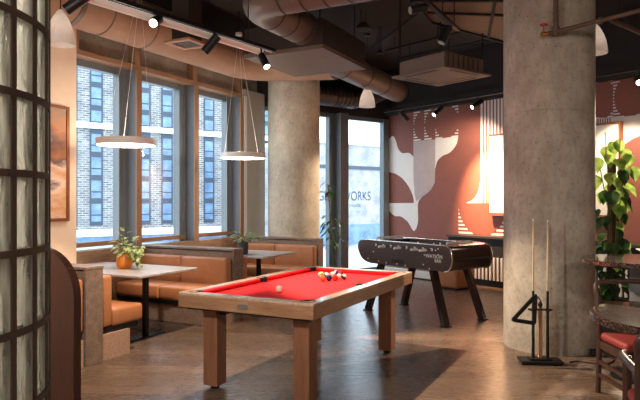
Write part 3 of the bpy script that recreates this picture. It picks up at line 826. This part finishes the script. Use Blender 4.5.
# rods with handles and men
for k in range(8):
    y = -.50 + k/7*1.0
    sgn = -1 if k in (0, 1, 3, 5) else 1
    ext = .30 if sgn < 0 else .20
    r = MB().tube((-.44 if sgn > 0 else -.50, y, .915), (.44 if sgn < 0 else .50, y, .915), .008, None, 10).build('rod', 'chrome', FT, 60)
    MB().tube((sgn*.49, y, .915), (sgn*.60, y, .915), .016, .014, 12).build('handle', 'white_lamp', r, 60)
    me_ = MB()
    n = (1, 2, 3, 5, 5, 3, 2, 1)[k]
    for j in range(n):
        x = (j-(n-1)/2)*.13
        me_.box(x-.012, x+.012, y-.008, y+.008, .83, .90, .003); me_.ball((x, y, .935), .015, 10); me_.box(x-.014, x+.014, y-.012, y+.012, .90, .925, .003)
    me_.build('player', 'white_paint' if k % 2 else 'black', r, 50)
sc_ = MB()
for y in (-.62, .62):
    sc_.tube((-.25, y, 1.0), (.25, y, 1.0), .006, None, 8); 
    for j in range(10): sc_.box(-.23+j*.045, -.20+j*.045, y-.012, y+.012, .985, 1.012)
    sc_.box(-.255, -.245, y-.006, y+.006, .97, 1.005); sc_.box(.245, .255, y-.006, y+.006, .97, 1.005)
sc_.build('score_counter', 'white_paint', FT)
for sx in (-1, 1):
    for sy in (-1, 1):
        l = MB().bar((sx*.31, sy*.46, .66), (sx*.35, sy*.69, .012), .085, .075, .004).build('leg', 'foos_body', FT)
        MB().box(sx*.35-.05, sx*.35+.05, sy*.69-.05, sy*.69+.05, 0, .014).build('foot', 'black', l)
MB().box(-.382, -.3805, -.02, .20, .70, .75).build('ball_slot', 'black_matte', FT)
dt = MB()
for (y, z) in ((.66, .72), (.45, .70), (.55, .82), (-.05, .68), (.1, .69), (-.30, .90), (-.48, .92), (-.56, .91), (-.60, .86), (-.36, .72), (-.60, .93), (-.46, .68), (.3, .69), (-.38, .84)):
    dt.tube((-.3835, y, z), (-.38, y, z), .009, None, 12)
for k in range(8): dt.tube((-.387, -.50+k/7, .915), (-.38, -.50+k/7, .915), .018, None, 14)
dt.build('bolt_caps', 'white_ink', FT)
text_obj('side_lettering', 'WATSON', .062, 'white_ink', FT, (-.3825, -.40, .815), (PI/2, 0, -PI/2))
text_obj('side_lettering', 'BAR', .058, 'white_ink', FT, (-.3825, -.545, .765), (PI/2, 0, -PI/2))

# ------------------------------------------------------------------ arched panel in the left foreground
aw = thing('arched_screen', 'dark walnut arched screen panel beside the glass block wall', 'screen', (-1.350, 3.30, 0), RA)
P = [(-.72, 0), (0, 0), (0, .98)] + [(-.30+.30*math.cos(t*PI/20), .98+.27*math.sin(t*PI/20)) for t in range(1, 11)] + [(-.42-.30*math.sin(t*PI/20), .98+.27*math.cos(t*PI/20)) for t in range(0, 10)] + [(-.72, .98)]
MB().prism(P, lambda u, v: (u, 0, v), lambda u, v: (u, .05, v)).build('panel', 'dark_wood', aw)
MB().box(-.74, .0, -.03, .08, 0, .06, .004).build('foot_board', 'dark_wood', aw) if False else None

# ------------------------------------------------------------------ cue rack in front of the column
cs = thing('cue_stand', 'black cue stand with wooden post on the floor in front of the front column', 'cue stand', (2.055, 5.62, 0), math.radians(-6))
MB().box(-.19, .19, -.10, .10, 0.008, .035, .008).build('base', 'black', cs)
MB().box(-.10, .10, -.06, .06, .035, .05, .006).build('base_step', 'black', cs)
MB().bar((0, 0, .05), (0, 0, .53), .035, .03).build('post', 'post_wood', cs)
MB().lathe([(0, 0), (.018, .0), (.022, .02), (.012, .04), (0, .045)], (0, 0, .53), 16).build('finial', 'black', cs, 50)
c_ = MB(); c_.box(-.11, .11, -.018, .018, .49, .505, .004)
for x in (-.07, .06): c_.lathe([(.016, 0), (.026, 0), (.026, .012), (.016, .012), (.016, 0)], (x, -.03, .49), 16)
c_.build('cue_clip', 'black', cs)
ft = MB()
for x in (-.15, .15):
    for y in (-.07, .07): ft.tube((x, y, 0), (x, y, .01), .015, None, 10)
ft.build('rubber_feet', 'black_matte', cs)
def cue(label, x, top):
    b = Vector((2.055, 5.62, .056)) + Matrix.Rotation(math.radians(-6), 3, 'Z') @ Vector((x, -.03, 0))
    t = thing('pool_cue', label, 'pool cue', b, 0, 'cues in the stand')
    MB().tube((0, 0, 0), (.0, .0, .62), .0145, .0115, 14).build('butt', 'black', t, 60)
    MB().tube((.0, .0, .62), (.004, .01, top), .010, .0055, 14).build('shaft', 'cue_wood', t, 60)
    MB().tube((.004, .01, top), (.004, .01, top+.02), .006, .006, 12).build('tip', 'white_paint', t, 60)
cue('left pool cue in the stand, behind the black triangle', -.07, 1.27)
cue('right pool cue in the stand, clear of the triangle', .06, 1.26)
# triangle rack hung on the stand, tilted
tr = thing('ball_triangle', 'black ball triangle hanging on the cue stand', 'ball triangle', (2.055, 5.62, 0), math.radians(-6))
m = MB()
V3 = [(-.062, -.085, .64), (-.268, -.10, .415), (-.075, -.085, .385)]
for a, b in ((0, 1), (1, 2), (2, 0)): m.bar(V3[a], V3[b], .022, .036, .005)
for v in V3: m.ball(v, .015, 10)
m.build('frame', 'black', tr)
MB().path([(-.062, -.085, .64), (-.03, -.05, .62), (0, -.03, .58), (0, -.022, .51)], .006, 6).build('hook', 'black', tr)
# cable on the floor and its socket
cb = thing('floor_cable', 'black cable lying on the floor between the cue stand and the front column', 'cable', (2.3, 5.6, 0))
MB().path(cr([(0.03, .02, .006), (.12, .05, .006), (.2, .0, .006), (.3, -.06, .006), (.42, .02, .006), (.5, .14, .006), (.46, .22, .006), (.40, .28, .006)], 6), .006, 6).build('lead', 'black_matte', cb, 60)
MB().box(.35, .43, .26, .32, 0, .06, .005).build('plug_box', 'black_matte', cb)

# ------------------------------------------------------------------ round tables, chairs, vine on the right
def round_table(label, c, R, h, ped, edge):
    t = thing('round_table', label, 'table', c, 0, 'round terrazzo tables')
    MB().lathe([(0, h-edge), (R-.02, h-edge), (R, h-edge+.012), (R, h-.008), (R-.008, h), (0, h)], (0, 0, 0), 64).build('tabletop', 'terrazzo', t, 40)
    MB().tube((0, 0, .03), (0, 0, h-edge), ped, ped, 24).build('pedestal', 'fin_grey' if ped > .08 else 'dark_wood', t, 50)
    MB().lathe([(0, 0), (.26, 0), (.26, .02), (ped+.02, .035), (0, .035)], (0, 0, 0), 40).build('base', 'black', t, 40)
round_table('higher round terrazzo table behind the wooden chair, right of the front column', (2.77, 5.15, 0), .50, 1.015, .11, .045)
round_table('lower round terrazzo table nearest the camera at the right edge', (2.44, 3.96, 0), .61, .75, .05, .055)
def chair(label, loc, rz, arms):
    """faces +y; back at -y"""
    t = thing('dining_chair', label, 'chair', loc, rz, 'walnut chairs with red seats')
    MB().box(-.205, .205, -.20, .215, .42, .485, .028, 3).build('seat', 'red_seat', t, 50)
    f = MB(); f.box(-.21, .21, -.215, -.18, .36, .42, .003); f.box(-.21, .21, .185, .22, .36, .42, .003); f.box(-.215, -.185, -.18, .19, .36, .42, .003); f.box(.185, .215, -.18, .19, .36, .42, .003)
    f.build('seat_frame', 'chair_wood', t)
    for sx in (-1, 1):
        MB().bar((sx*.205, .205, 0), (sx*.20, .20, .66 if arms else .42), .036, .036, .006).build('leg', 'chair_wood', t)
        MB().path([(sx*.205, -.225, 0), (sx*.202, -.20, .42), (sx*.205, -.235, .75), (sx*.205, -.250, .83)], [.02, .022, .02, .016], 10).build('leg', 'chair_wood', t, 60)
        s = MB(); s.bar((sx*.203, -.20, .15), (sx*.203, .20, .15), .022, .028); s.bar((sx*.203, -.20, .25), (sx*.203, .20, .25), .022, .028)
        s.build('stretcher', 'chair_wood', t)
        if arms:
            MB().path(cr([(sx*.205, -.235, .68), (sx*.23, -.05, .685), (sx*.235, .12, .68), (sx*.21, .225, .665)], 4), .022, 10).build('armrest', 'chair_wood', t, 60)
    b = MB().path(cr([(-.205, -.235, .76), (-.21, -.25, .83), (-.17, -.262, .865), (0, -.28, .872), (.17, -.262, .865), (.21, -.25, .83), (.205, -.235, .76)], 5), .02, 10)
    b.build('back_frame', 'chair_wood', t, 60)
    MB().path([(-.2, -.235, .70), (0, -.255, .70), (.2, -.235, .70)], .016, 8).build('back_rail', 'chair_wood', t, 60)
    return t
chair('walnut chair with red seat tucked behind the nearest round table', (2.40, 4.53, 0), PI, False)
chair('walnut armchair with red seat cut off by the bottom right corner', (1.82, 3.07, 0), math.radians(-20), True)

vp = thing('climbing_plant', 'tall pothos climbing a moss pole against the mural, right of the front column', 'plant', (3.32, 6.85, 0))
MB().lathe([(0, 0), (.17, 0), (.22, .38), (.20, .38), (.195, .34), (0, .34)], (0, 0, 0), 32).build('pot', 'grey_pot', vp, 50)
MB().tube((0, 0, .34), (0, 0, 2.0), .05, .045, 14).build('moss_pole', 'moss', vp, 60)
rd = random.Random(21)
lf = MB(); ld = MB(); st = MB()
for k in range(60):
    z = rd.uniform(.85, 1.98); a = rd.uniform(0, 2*PI); r = rd.uniform(.08, .19) * (1 if z < 1.9 else .9)
    p = Vector((math.cos(a)*r, math.sin(a)*r, z)); L = rd.uniform(.14, .21)
    d = Vector((math.cos(a)*.5, math.sin(a)*.5-.1, -rd.uniform(.5, 1.2)))
    (lf if (z > 1.45 and rd.random() < .8) or rd.random() < .25 else ld).leaf(p, d, Vector((math.cos(a), math.sin(a), .6)), L, L*.78, .15, .15)
for (dx, z) in ((-.20, 2.0), (-.05, 2.18), (-.13, 2.12), (.02, 2.2), (.16, 2.05), (-.22, 1.8), (.2, 1.9), (-.08, 2.05), (.1, 2.1)):
    lf.leaf((dx, -.08, z), (rd.uniform(-.3, .3), -.3, -1), (0, -1, .3), .18, .14, .15, .15)
for k in range(70):
    z = rd.uniform(.45, 1.05); a = rd.uniform(0, 2*PI); r = rd.uniform(.08, .30)
    ld.leaf((math.cos(a)*r, math.sin(a)*r, z), (math.cos(a), math.sin(a), rd.uniform(-.8, .4)), (0, 0, 1), .17, .11, .2, .3)
for (x, z) in ((-.12, 2.28), (.05, 2.2), (.12, 2.05), (-.18, 1.9)):
    st.path([(0, -.04, .4), (x*.4, -.07, 1.4), (x, -.09, z)], .006, 6)
lf.build('foliage', 'leaf_pothos', vp); o = ld.build('lower_foliage', 'leaf_dark', vp); o['label'] = 'darker lower leaves'
st.build('vine_stems', 'stem', vp)

# ------------------------------------------------------------------ ceiling services
def at(px, py, Y): return Vector(((px-320)/602*Y, Y, 1.52+(200-py)*Y/602))
# tan duct along the left wall with an elbow
def dirA(x, y): v = fA(x, y) - fA(0, 0); return Vector((v.x, v.y, 0))
da = dirA(0, 1); db = dirA(1, 0)
P0 = fA(-1.10, -6, 3.73); P1 = fA(-1.10, 3.75, 3.73); PC = fA(-1.10, 4.35, 3.73)
pts = [P0, fA(-1.10, -1, 3.73), fA(-1.10, 1.5, 3.73), P1]
for k in range(1, 8):
    t = k/8*PI/2; pts.append(fA(-1.10+.6*(1-math.cos(t)), 3.75+.6*math.sin(t), 3.73 - .02*k/8))
pts += [fA(-.5, 4.35, 3.70), fA(.1, 4.35, 3.66), fA(.42, 4.35, 3.64)]
dA = thing('air_duct', 'tan lagged round duct running along above the left windows', 'duct')
MB().path(pts, .285, 28).build('duct_body', 'duct_tan', dA, 50)
for y, w in ((.15, .03), (.70, .06), (1.15, .015), (1.85, .015)):
    a = fA(-1.10, y, 3.73); m = MB().tube(a, a + da*w, .292, None, 28); m.build('duct_band', 'duct_brown', dA, 50)
hg = MB()
for y in (.9, 2.9):
    hg.bar(fA(-1.37, y, 3.9), fA(-1.37, y, 4.3), .012); hg.bar(fA(-.83, y, 3.9), fA(-.83, y, 4.3), .012)
hg.build('hanger', 'black', dA)
e = fA(.42, 4.35, 3.64)
m = MB(); m.box(-.02, .16, -.2, .2, -.2, .2); o = m.build('end_grille', 'box_brown', dA, None, e, RA)

# spiral duct with elbow into the fan unit
dB = thing('air_duct', 'brown spiral duct bending into the suspended fan unit near the ceiling', 'duct')
S = Vector((-.74, 6.34, 3.62))
pts = [S + db*3.0, S + db*1.5, S + db*.42]
for k in range(1, 8):
    t = k/8*PI/2; pts.append(S + db*.32*(1-math.sin(t)) + da*.32*(1-math.cos(t)) )
pts += [S + da*.34, S + da*.70, S + da*1.17]
MB().path(pts, .20, 28).build('duct_body', 'duct_brown', dB, 50)
m = MB()
for k in range(10):
    c = S + db*(.42+.25*k); m.tube(c, c + db*.014, .207, None, 28)
for k in range(3):
    c = S + da*(.40+.32*k); m.tube(c, c + da*.014, .207, None, 28)
m.build('seam_ring', 'duct_dark', dB, 50)
# fan unit box
bx = thing('fan_unit', 'boxy brown fan unit hung below the ceiling beside the far column', 'air unit', (.036, 7.25, 3.35), RA)
MB().box(-1.145, 0, 0, 1.33, 0, .05, .003).build('underside_panel', 'box_brown', bx)
MB().box(-1.14, -.005, .005, 1.325, .05, .37, .003).build('casing', 'box_dark', bx)
m = MB()
for x in (-1.0, -.12):
    for y in (.15, 1.2): m.bar((x, y, .37), (x, y, .95), .012)
m.build('hanger', 'black', bx)
# duct from the unit towards the far windows
dD = thing('air_duct', 'dark round duct leaving the fan unit towards the far windows', 'duct')
a = Vector((.13, 8.72, 3.56)) ; MB().path([a, a + da*1.2, a + da*2.9], .2, 24).build('duct_body', 'duct_brown', dD, 50)
m = MB()
for k in (0.4, 1.2, 2.0, 2.8): m.tube(a + da*k, a + da*(k+.02), .208, None, 24)
m.build('seam_ring', 'duct_dark', dD, 50)
dE = thing('air_duct', 'dark flexible duct lying along above the far windows', 'duct')
MB().path([fM(-2.5, -.42, 3.52), fM(-2.2, -.42, 3.50), fM(-1.4, -.42, 3.5), fM(-.9, -.42, 3.62), fM(-.5, -.42, 3.8)], .19, 24).build('duct_body', 'duct_dark', dE, 50)
m = MB()
for k in range(11):
    c = fM(-2.4+.1*k, -.42, 3.53 if k < 5 else 3.5); m.tube(c, c + Vector((math.cos(RM), math.sin(RM), 0))*.02, .197, None, 24)
m.build('corrugation', 'black', dE, 50)
# square vent under the tan duct
vt = thing('ceiling_vent', 'square tan vent plate hanging in front of the tan duct', 'vent', at(187, 45, 7.0), RA)
m = MB(); m.box(-.19, .19, -.19, -.13, 0, .03, .004); m.box(-.19, .19, .13, .19, 0, .03, .004); m.box(-.19, -.13, -.13, .13, 0, .03, .004); m.box(.13, .19, -.13, .13, 0, .03, .004)
m.build('frame', 'duct_tan', vt)
m = MB()
for k in range(6): m.box(-.13, .13, -.12+k*.045, -.10+k*.045, .008, .02)
m.build('slats', 'duct_brown', vt)
MB().box(-.12, .12, -.12, .12, .03, .97).build('neck', 'box_dark', vt)

# cassette air unit
ac = thing('cassette_air_unit', 'square cassette air conditioner with perforated grille under the dark ceiling', 'air unit', (1.66, 8.25, 3.2), RM)
m = MB(); m.box(-.475, .475, -.475, -.30, 0, .03, .004); m.box(-.475, .475, .30, .475, 0, .03, .004); m.box(-.475, -.30, -.30, .30, 0, .03, .004); m.box(.30, .475, -.30, .30, 0, .03, .004)
m.build('fascia', 'box_brown', ac)
MB().box(-.30, .30, -.30, .30, .008, .03).build('intake_grille', 'perf_ac', ac)
m = MB()
for s in (-1, 1): m.box(-.28, .28, s*.40-.03, s*.40+.03, -.003, .002); m.box(s*.40-.03, s*.40+.03, -.28, .28, -.003, .002)
m.build('louvre', 'box_dark', ac)
MB().box(-.40, .40, -.40, .40, .03, .225, .01).build('casing', 'box_brown', ac)
m = MB()
for s in (-1, 1):
    for t in (-1, 1): m.bar((s*.43, t*.36, .2), (s*.43, t*.36, 1.1), .012)
    for k in range(7): m.box(-.33+k*.1, -.32+k*.1, s*.40-.006, s*.40+.006, .05, .21)
m.build('hanger', 'black', ac)

# perforated raft
rf = thing('ceiling_raft', 'brown perforated metal ceiling raft left of the front column', 'ceiling panel')
RP = [(1.41, 7.71), (2.68, 8.69), (3.3, 8.0), (3.1, 6.85), (1.05, 6.85)]
MB().prism(RP, lambda u, v: (u, v, 3.80), lambda u, v: (u, v, 3.83)).build('perforated_sheet', 'perf', rf)
m = MB()
for a, b in ((0, 1), (1, 2), (2, 3), (3, 4), (4, 0)):
    m.bar((*RP[a], 3.80), (*RP[b], 3.80), .05, .05)
m.bar((2.0, 6.88, 3.80), (2.35, 8.40, 3.80), .04); m.bar((1.3, 7.3, 3.80), (3.1, 7.5, 3.80), .04)
m.build('black_joint', 'black_matte', rf)
m = MB()
for p in ((1.5, 7.4), (2.6, 8.4), (2.9, 7.1)): m.bar((*p, 3.83), (*p, 4.3), .012)
m.build('hanger', 'black', rf)
# thin conduits
for k, (pa, pb, Ya, Yb, lab) in enumerate((((372, 37), (432, 17), 10.5, 8.2, 'upper thin black conduit left of the perforated raft'), ((385, 51), (500, 22), 10.4, 8.75, 'middle thin black conduit above the cassette air unit'),
                                      ((400, 60), (506, 34), 10.6, 9.2, 'lower thin black conduit behind the cassette air unit'))):
    c = thing('ceiling_conduit', lab, 'conduit', (0, 0, 0), 0, 'black ceiling conduits')
    A_ = at(*pa, Ya); B_ = at(*pb, Yb); z = (A_.z+B_.z)/2; A_.z = B_.z = z
    ext = (B_-A_).normalized()*.6
    MB().tube(A_, B_+ext, .018, None, 10).build('tube', 'black_matte', c, 60)
    m = MB()
    for t in (.1, .5, .9): p = A_.lerp(B_, t); m.tube(p, (p.x, p.y, 4.3), .006, None, 6)
    m.build('hanger', 'black_matte', c)

# pipes at the front column
pp = thing('water_pipe', 'brown drop pipe with red valve and branch in front of the front column', 'pipe')
v0 = Vector((2.255, 5.76, 3.13))
MB().path([v0 + Vector((0, 0, 1.165)), v0 + Vector((0, 0, .1)), v0 + Vector((0, 0, 0))], .024, 14).build('drop_pipe', 'pipe_brown', pp, 60)
MB().path([v0 + Vector((-.09, .0, -.02)), v0, v0 + Vector((.20, -.28, .0)), v0 + Vector((.9, -1.26, .0))], .02, 12).build('branch_pipe', 'pipe_brown', pp, 60)
m = MB(); m.lathe([(.0, -.04), (.034, -.04), (.034, .05), (0, .05)], v0, 16); c = v0 + Vector((.26, -.36, 0)); m.ball(c, .034, 12); m.build('fitting', 'pipe_brown', pp, 60)
MB().tube(v0 + Vector((-.14, 0, -.02)), v0 + Vector((-.08, 0, -.02)), .022, None, 12).build('valve_body', 'brass', pp, 60)
m = MB(); m.tube(v0 + Vector((-.115, 0, -.02)), v0 + Vector((-.115, 0, .06)), .006); m.lathe([(0, .06), (.036, .06), (.036, .072), (0, .072)], v0 + Vector((-.115, 0, 0)), 16); m.build('valve_handle', 'red_valve', pp, 60)
p5 = thing('ceiling_conduit', 'brown conduit sloping away to the right of the front column', 'conduit')
MB().tube((2.60, 5.38, 3.13), (4.2, 6.75, 3.13), .022, None, 12).build('tube', 'pipe_brown', p5, 60)
m = MB()
for t in (.1, .6, .95): p = Vector((2.60, 5.38, 3.13)).lerp(Vector((4.2, 6.75, 3.13)), t); m.tube(p, (p.x, p.y, 4.3), .006, None, 6)
m.build('hanger', 'black_matte', p5)

# bell pendants
def bell(label, c, zb, lit=0, col=WARM2):
    t = thing('pendant_lamp', label, 'pendant lamp', (c[0], c[1], zb), 0, 'white bell pendant lamps')
    MB().lathe([(.128, .004), (.134, 0), (.136, .012), (.131, .07), (.118, .14), (.097, .205), (.070, .265), (.042, .315), (.022, .34), (.0, .35)], (0, 0, 0), 36).build('lamp_shade', 'shade', t, 60)
    MB().tube((0, 0, .34), (0, 0, 4.3-zb), .006, None, 8).build('cord', 'black', t)
    MB().ball((0, 0, .09), .045, 14).build('bulb', 'lens_dim', t, 60)
    MB().lathe([(0, 0), (.05, 0), (.05, .03), (0, .03)], (0, 0, 4.27-zb), 20).build('ceiling_rose', 'black', t)
    if lit: add_light('POINT', 'pendant_bulb', (c[0], c[1], zb-.02), lit*FILL_W, col, .05)
    else: add_light('POINT', 'pendant_bulb', (c[0], c[1], zb+.14), 0.45*FILL_W, WARM2, .03)
bell('white bell pendant lamp beside the glass block wall', (-2.50, 5.8), 3.01)
bell('white bell pendant lamp hanging before the far windows', (.79, 10.1), 3.08)
bell('white bell pendant lamp half hidden by the front column', (3.20, 7.0), 3.22)
bell('unseen white bell pendant lamp added behind the glass block wall to brighten its blocks', (-1.62, 1.95), 2.42, 125, (1, .98, .93))  # unseen lamp added inside the curve so the glass blocks look brighter
# unseen bell lamps added behind the camera as fill light for the room
for k, (x, y) in enumerate(((-1.2, -1.5), (2.2, -1.0), (5.2, 1.5), (5.4, -2.0))):
    bell('unseen white bell pendant lamp added behind the camera as fill light', (x, y), 3.0, 72 if x < 3 else 26)

# ring pendants
def ring(label, c, z, apex, top=3.95):
    t = thing('ring_pendant', label, 'pendant lamp', (c[0], c[1], z), 0, 'ring pendant lamps over the booth tables')
    R = .325
    MB().lathe([(R, -.035), (R+.006, -.033), (R+.006, .04), (R, .042), (R-.055, .042), (R-.06, .04), (R-.06, -.033), (R-.054, -.035), (R-.054, -.012), (R, -.012), (R, -.035)], (0, 0, 0), 64).build('ring_body', 'white_lamp', t, 40)
    MB().lathe([(R-.004, -.034), (R-.002, -.026), (R-.052, -.026), (R-.050, -.034), (R-.004, -.034)], (0, 0, 0), 64).build('light_strip', 'led', t, 40)
    m = MB()
    for k in range(3):
        a = apex[2] + k*2*PI/3; m.tube((math.cos(a)*(R-.03), math.sin(a)*(R-.03), .04), (apex[0], apex[1], top-z), .002, None, 6)
    m.build('suspension_wire', 'white_lamp', t)
    MB().lathe([(0, 0), (.05, 0), (.05, .04), (0, .04)], (apex[0], apex[1], top-z), 20).build('canopy', 'white_lamp', t, 40)
    MB().tube((apex[0], apex[1], top-z+.04), (apex[0], apex[1], 4.3-z), .008, None, 8).build('stem', 'black', t)
    add_light('POINT', 'ring_glow', (c[0], c[1], z+.10), 13*FILL_W, WARM2, .12)
ring('glowing ring pendant over the nearer booth table', (-2.22, 6.90), 2.18, (.16, 0, -.1))
ring('ring pendant over the farther booth table', (-1.14, 8.90), 2.17, (-.06, 0, 2.9))

# track with spotlights
def rail(label, a, b, cond=True):
    t = thing('lighting_track', label, 'lighting track', (0, 0, 0), 0, 'ceiling lighting tracks')
    MB().bar(a, b, .05, .035, .003).build('rail', 'black', t)
    m = MB(); a = Vector(a); b = Vector(b); n = max(2, int((b-a).length/1.3))
    for k in range(0 if cond else 1, n+1): p = a.lerp(b, (k+.3)/(n+.6)); m.tube(p, (p.x, p.y, 4.3), .006, None, 6)
    m.build('hanger', 'black', t)
    return t
TA = Vector((-1.66, 4.76, 3.12)); TB = Vector((-.49, 6.46, 3.12)); td = (TB-TA).normalized(); tn = Vector((td.y, -td.x, 0))
r1 = rail('black lighting track with tiny lights above the pool table, left side', TA - td*3.0, TB)
MB().tube(TA - td*3.0 - tn*.085 + Vector((0, 0, -.03)), TB - td*.12 - tn*.085 + Vector((0, 0, -.02)), .036, None, 16).build('white_conduit', 'white_lamp', r1, 60)
m = MB()
for k in range(100):
    p = TB - td*(.02+.032*k) - tn*.032 + Vector((0, 0, -.012)); m.box(p.x-.004, p.x+.004, p.y-.004, p.y+.004, p.z-.004, p.z+.004)
o = m.build('led_dots', 'led_chain', r1); o['kind'] = 'stuff'
rail('black lighting track parallel to the mural', fM(-.9, -.8, 3.25), fM(-.9, -9.0, 3.25))
rail('black lighting track in front of the perforated ceiling raft', Vector((.961, 5.51, 3.35)), Vector((1.43, 6.37, 3.35)) + da*.1, False)
def spot(label, top, c, d, lens, L=.19, R=.042, energy=0, aim=None, angle=40, blend=.35, col=WARM, soft=.03):
    c = Vector(c); d = Vector(d).normalized(); top = Vector(top)
    t = thing('track_spotlight', label, 'spotlight', c, 0, 'black track spotlights')
    MB().tube(-d*L*.5, d*L*.5, R, None, 20).build('lamp_body', 'black', t, 60)
    MB().tube(d*(L*.5-.012), d*(L*.5+.002), R*.8, None, 20).build('lens', lens, t)
    m = MB(); m.tube(Vector((0, 0, 0)) - d*.05, top-c, .01, None, 8); m.build('bracket', 'black', t)
    if energy:
        tgt = Vector(aim) if aim is not None else c + d
        dd = (tgt-c).normalized()
        add_light('SPOT', 'spotlight_beam', c + dd*(L*.5+.06), energy*SPOT_W, col, soft, tgt, angle, blend)
    return t
def ontrack(px):
    r = (px-320)/602; dd = TB-TA; u = (r*TA.y - TA.x)/(dd.x - r*dd.y); p = TA + dd*u; return Vector((p.x, p.y, 3.10))
q = ontrack(84); spot('black track spotlight over the glass block wall', q, at(76, 3, q.y), (-.62, -.1, -.5), 'lens_dim')
q = ontrack(158); spot('lit track spotlight shining straight at the camera', q, at(156, 21, q.y), (-.05, -.8, -.45), 'lens', .16)
q = ontrack(214); spot('track spotlight angled down to the left above the first ring pendant', q, at(211, 44, q.y), (-.62, .0, -.75), 'lens_dim', .2, .042, 200, (-1.95, 5.75, 0), 78, .3)
q = ontrack(261); spot('lit track spotlight at the far end of the track above the pool table', q, at(264, 61, q.y), (.30, -.35, -.62), 'lens', .17, .04,
     450, (1.15, 5.3, 0), 60, .4)
for px, py, y, d, ln, lab in ((404, 116, -1.366, (.5, .1, -.5), 'lens_dim', 'first mural spotlight from the far windows'), (438, 111, -2.18, (-.55, -.2, -.5), 'lens', 'second mural spotlight from the far windows'),
                              (477, 104, -3.03, (-.65, -.2, -.42), 'lens', 'mural spotlight beside the vertical stripes')):
    w = fM(-.9, y); spot('black ' + lab, (w.x, w.y, 3.235), at(px, py, w.y), d, ln, .22, .042, 0 if ln != 'lens' else (240 if y > -2.5 else 95), (-.2, 10.25, 1.15) if y > -2.5 else fM(0, -2.0, 1.9), 46 if y > -2.5 else 100, .8)
w = fM(-.9, -5.65); spot('lit mural spotlight at the right edge above the climbing plant', (w.x, w.y, 3.235), at(638, 81, w.y), (-.3, -.8, -.35), 'lens', .2, .042, 480, (2.85, 5.6, .5), 70, .4)
spot('silver-lit dark spotlight near the top of the picture, left of the perforated raft', Vector((1.02, 5.62, 3.335)), at(418, 9, 5.58), (-.8, -.2, -.2), 'lens_dim', .16, .04)
spot('black spotlight hanging before the perforated ceiling raft', Vector((1.37, 6.26, 3.335)), at(445, 35, 6.20), (-.35, -.1, -.7), 'lens_dim', .19, .045)
# small dark downlights under the ceiling
for px, py, Y, lab in ((363, 29, 8.8, 'dark dome downlight hung beside the fan unit'), (380, 53, 9.6, 'small dark downlight left of the cassette air unit')):
    c = at(px, py, Y); s = .10 if Y < 9 else .05
    t = thing('dome_lamp', lab, 'ceiling lamp', c, 0, 'dark dome lamps')
    MB().lathe([(0, s), (s*.5, s*.9), (s*.9, s*.5), (s*1.3, 0), (s*1.25, -.01), (0, -.005)], (0, 0, 0), 24).build('lamp_shade', 'duct_dark', t, 50)
    m = MB(); m.tube((-s*.3, 0, s*.7), (-s*.3, 0, 4.3-c.z), .006, None, 6); m.tube((s*.3, 0, s*.7), (s*.3, 0, 4.3-c.z), .006, None, 6); m.build('rod', 'black', t)

# lamps of the mural track (beams)
b1 = fM(-1.0, -2.45, 2.98); add_light('SPOT', 'mural_beam', b1, 760*SPOT_W, (1, .56, .28), .05, fM(0, -2.68, 1.48), 58, .9)
b2 = fM(-.95, -5.3, 3.05); add_light('SPOT', 'mural_beam', b2, 130*SPOT_W, WARM, .05, fM(0, -5.0, 1.6), 70, .6)
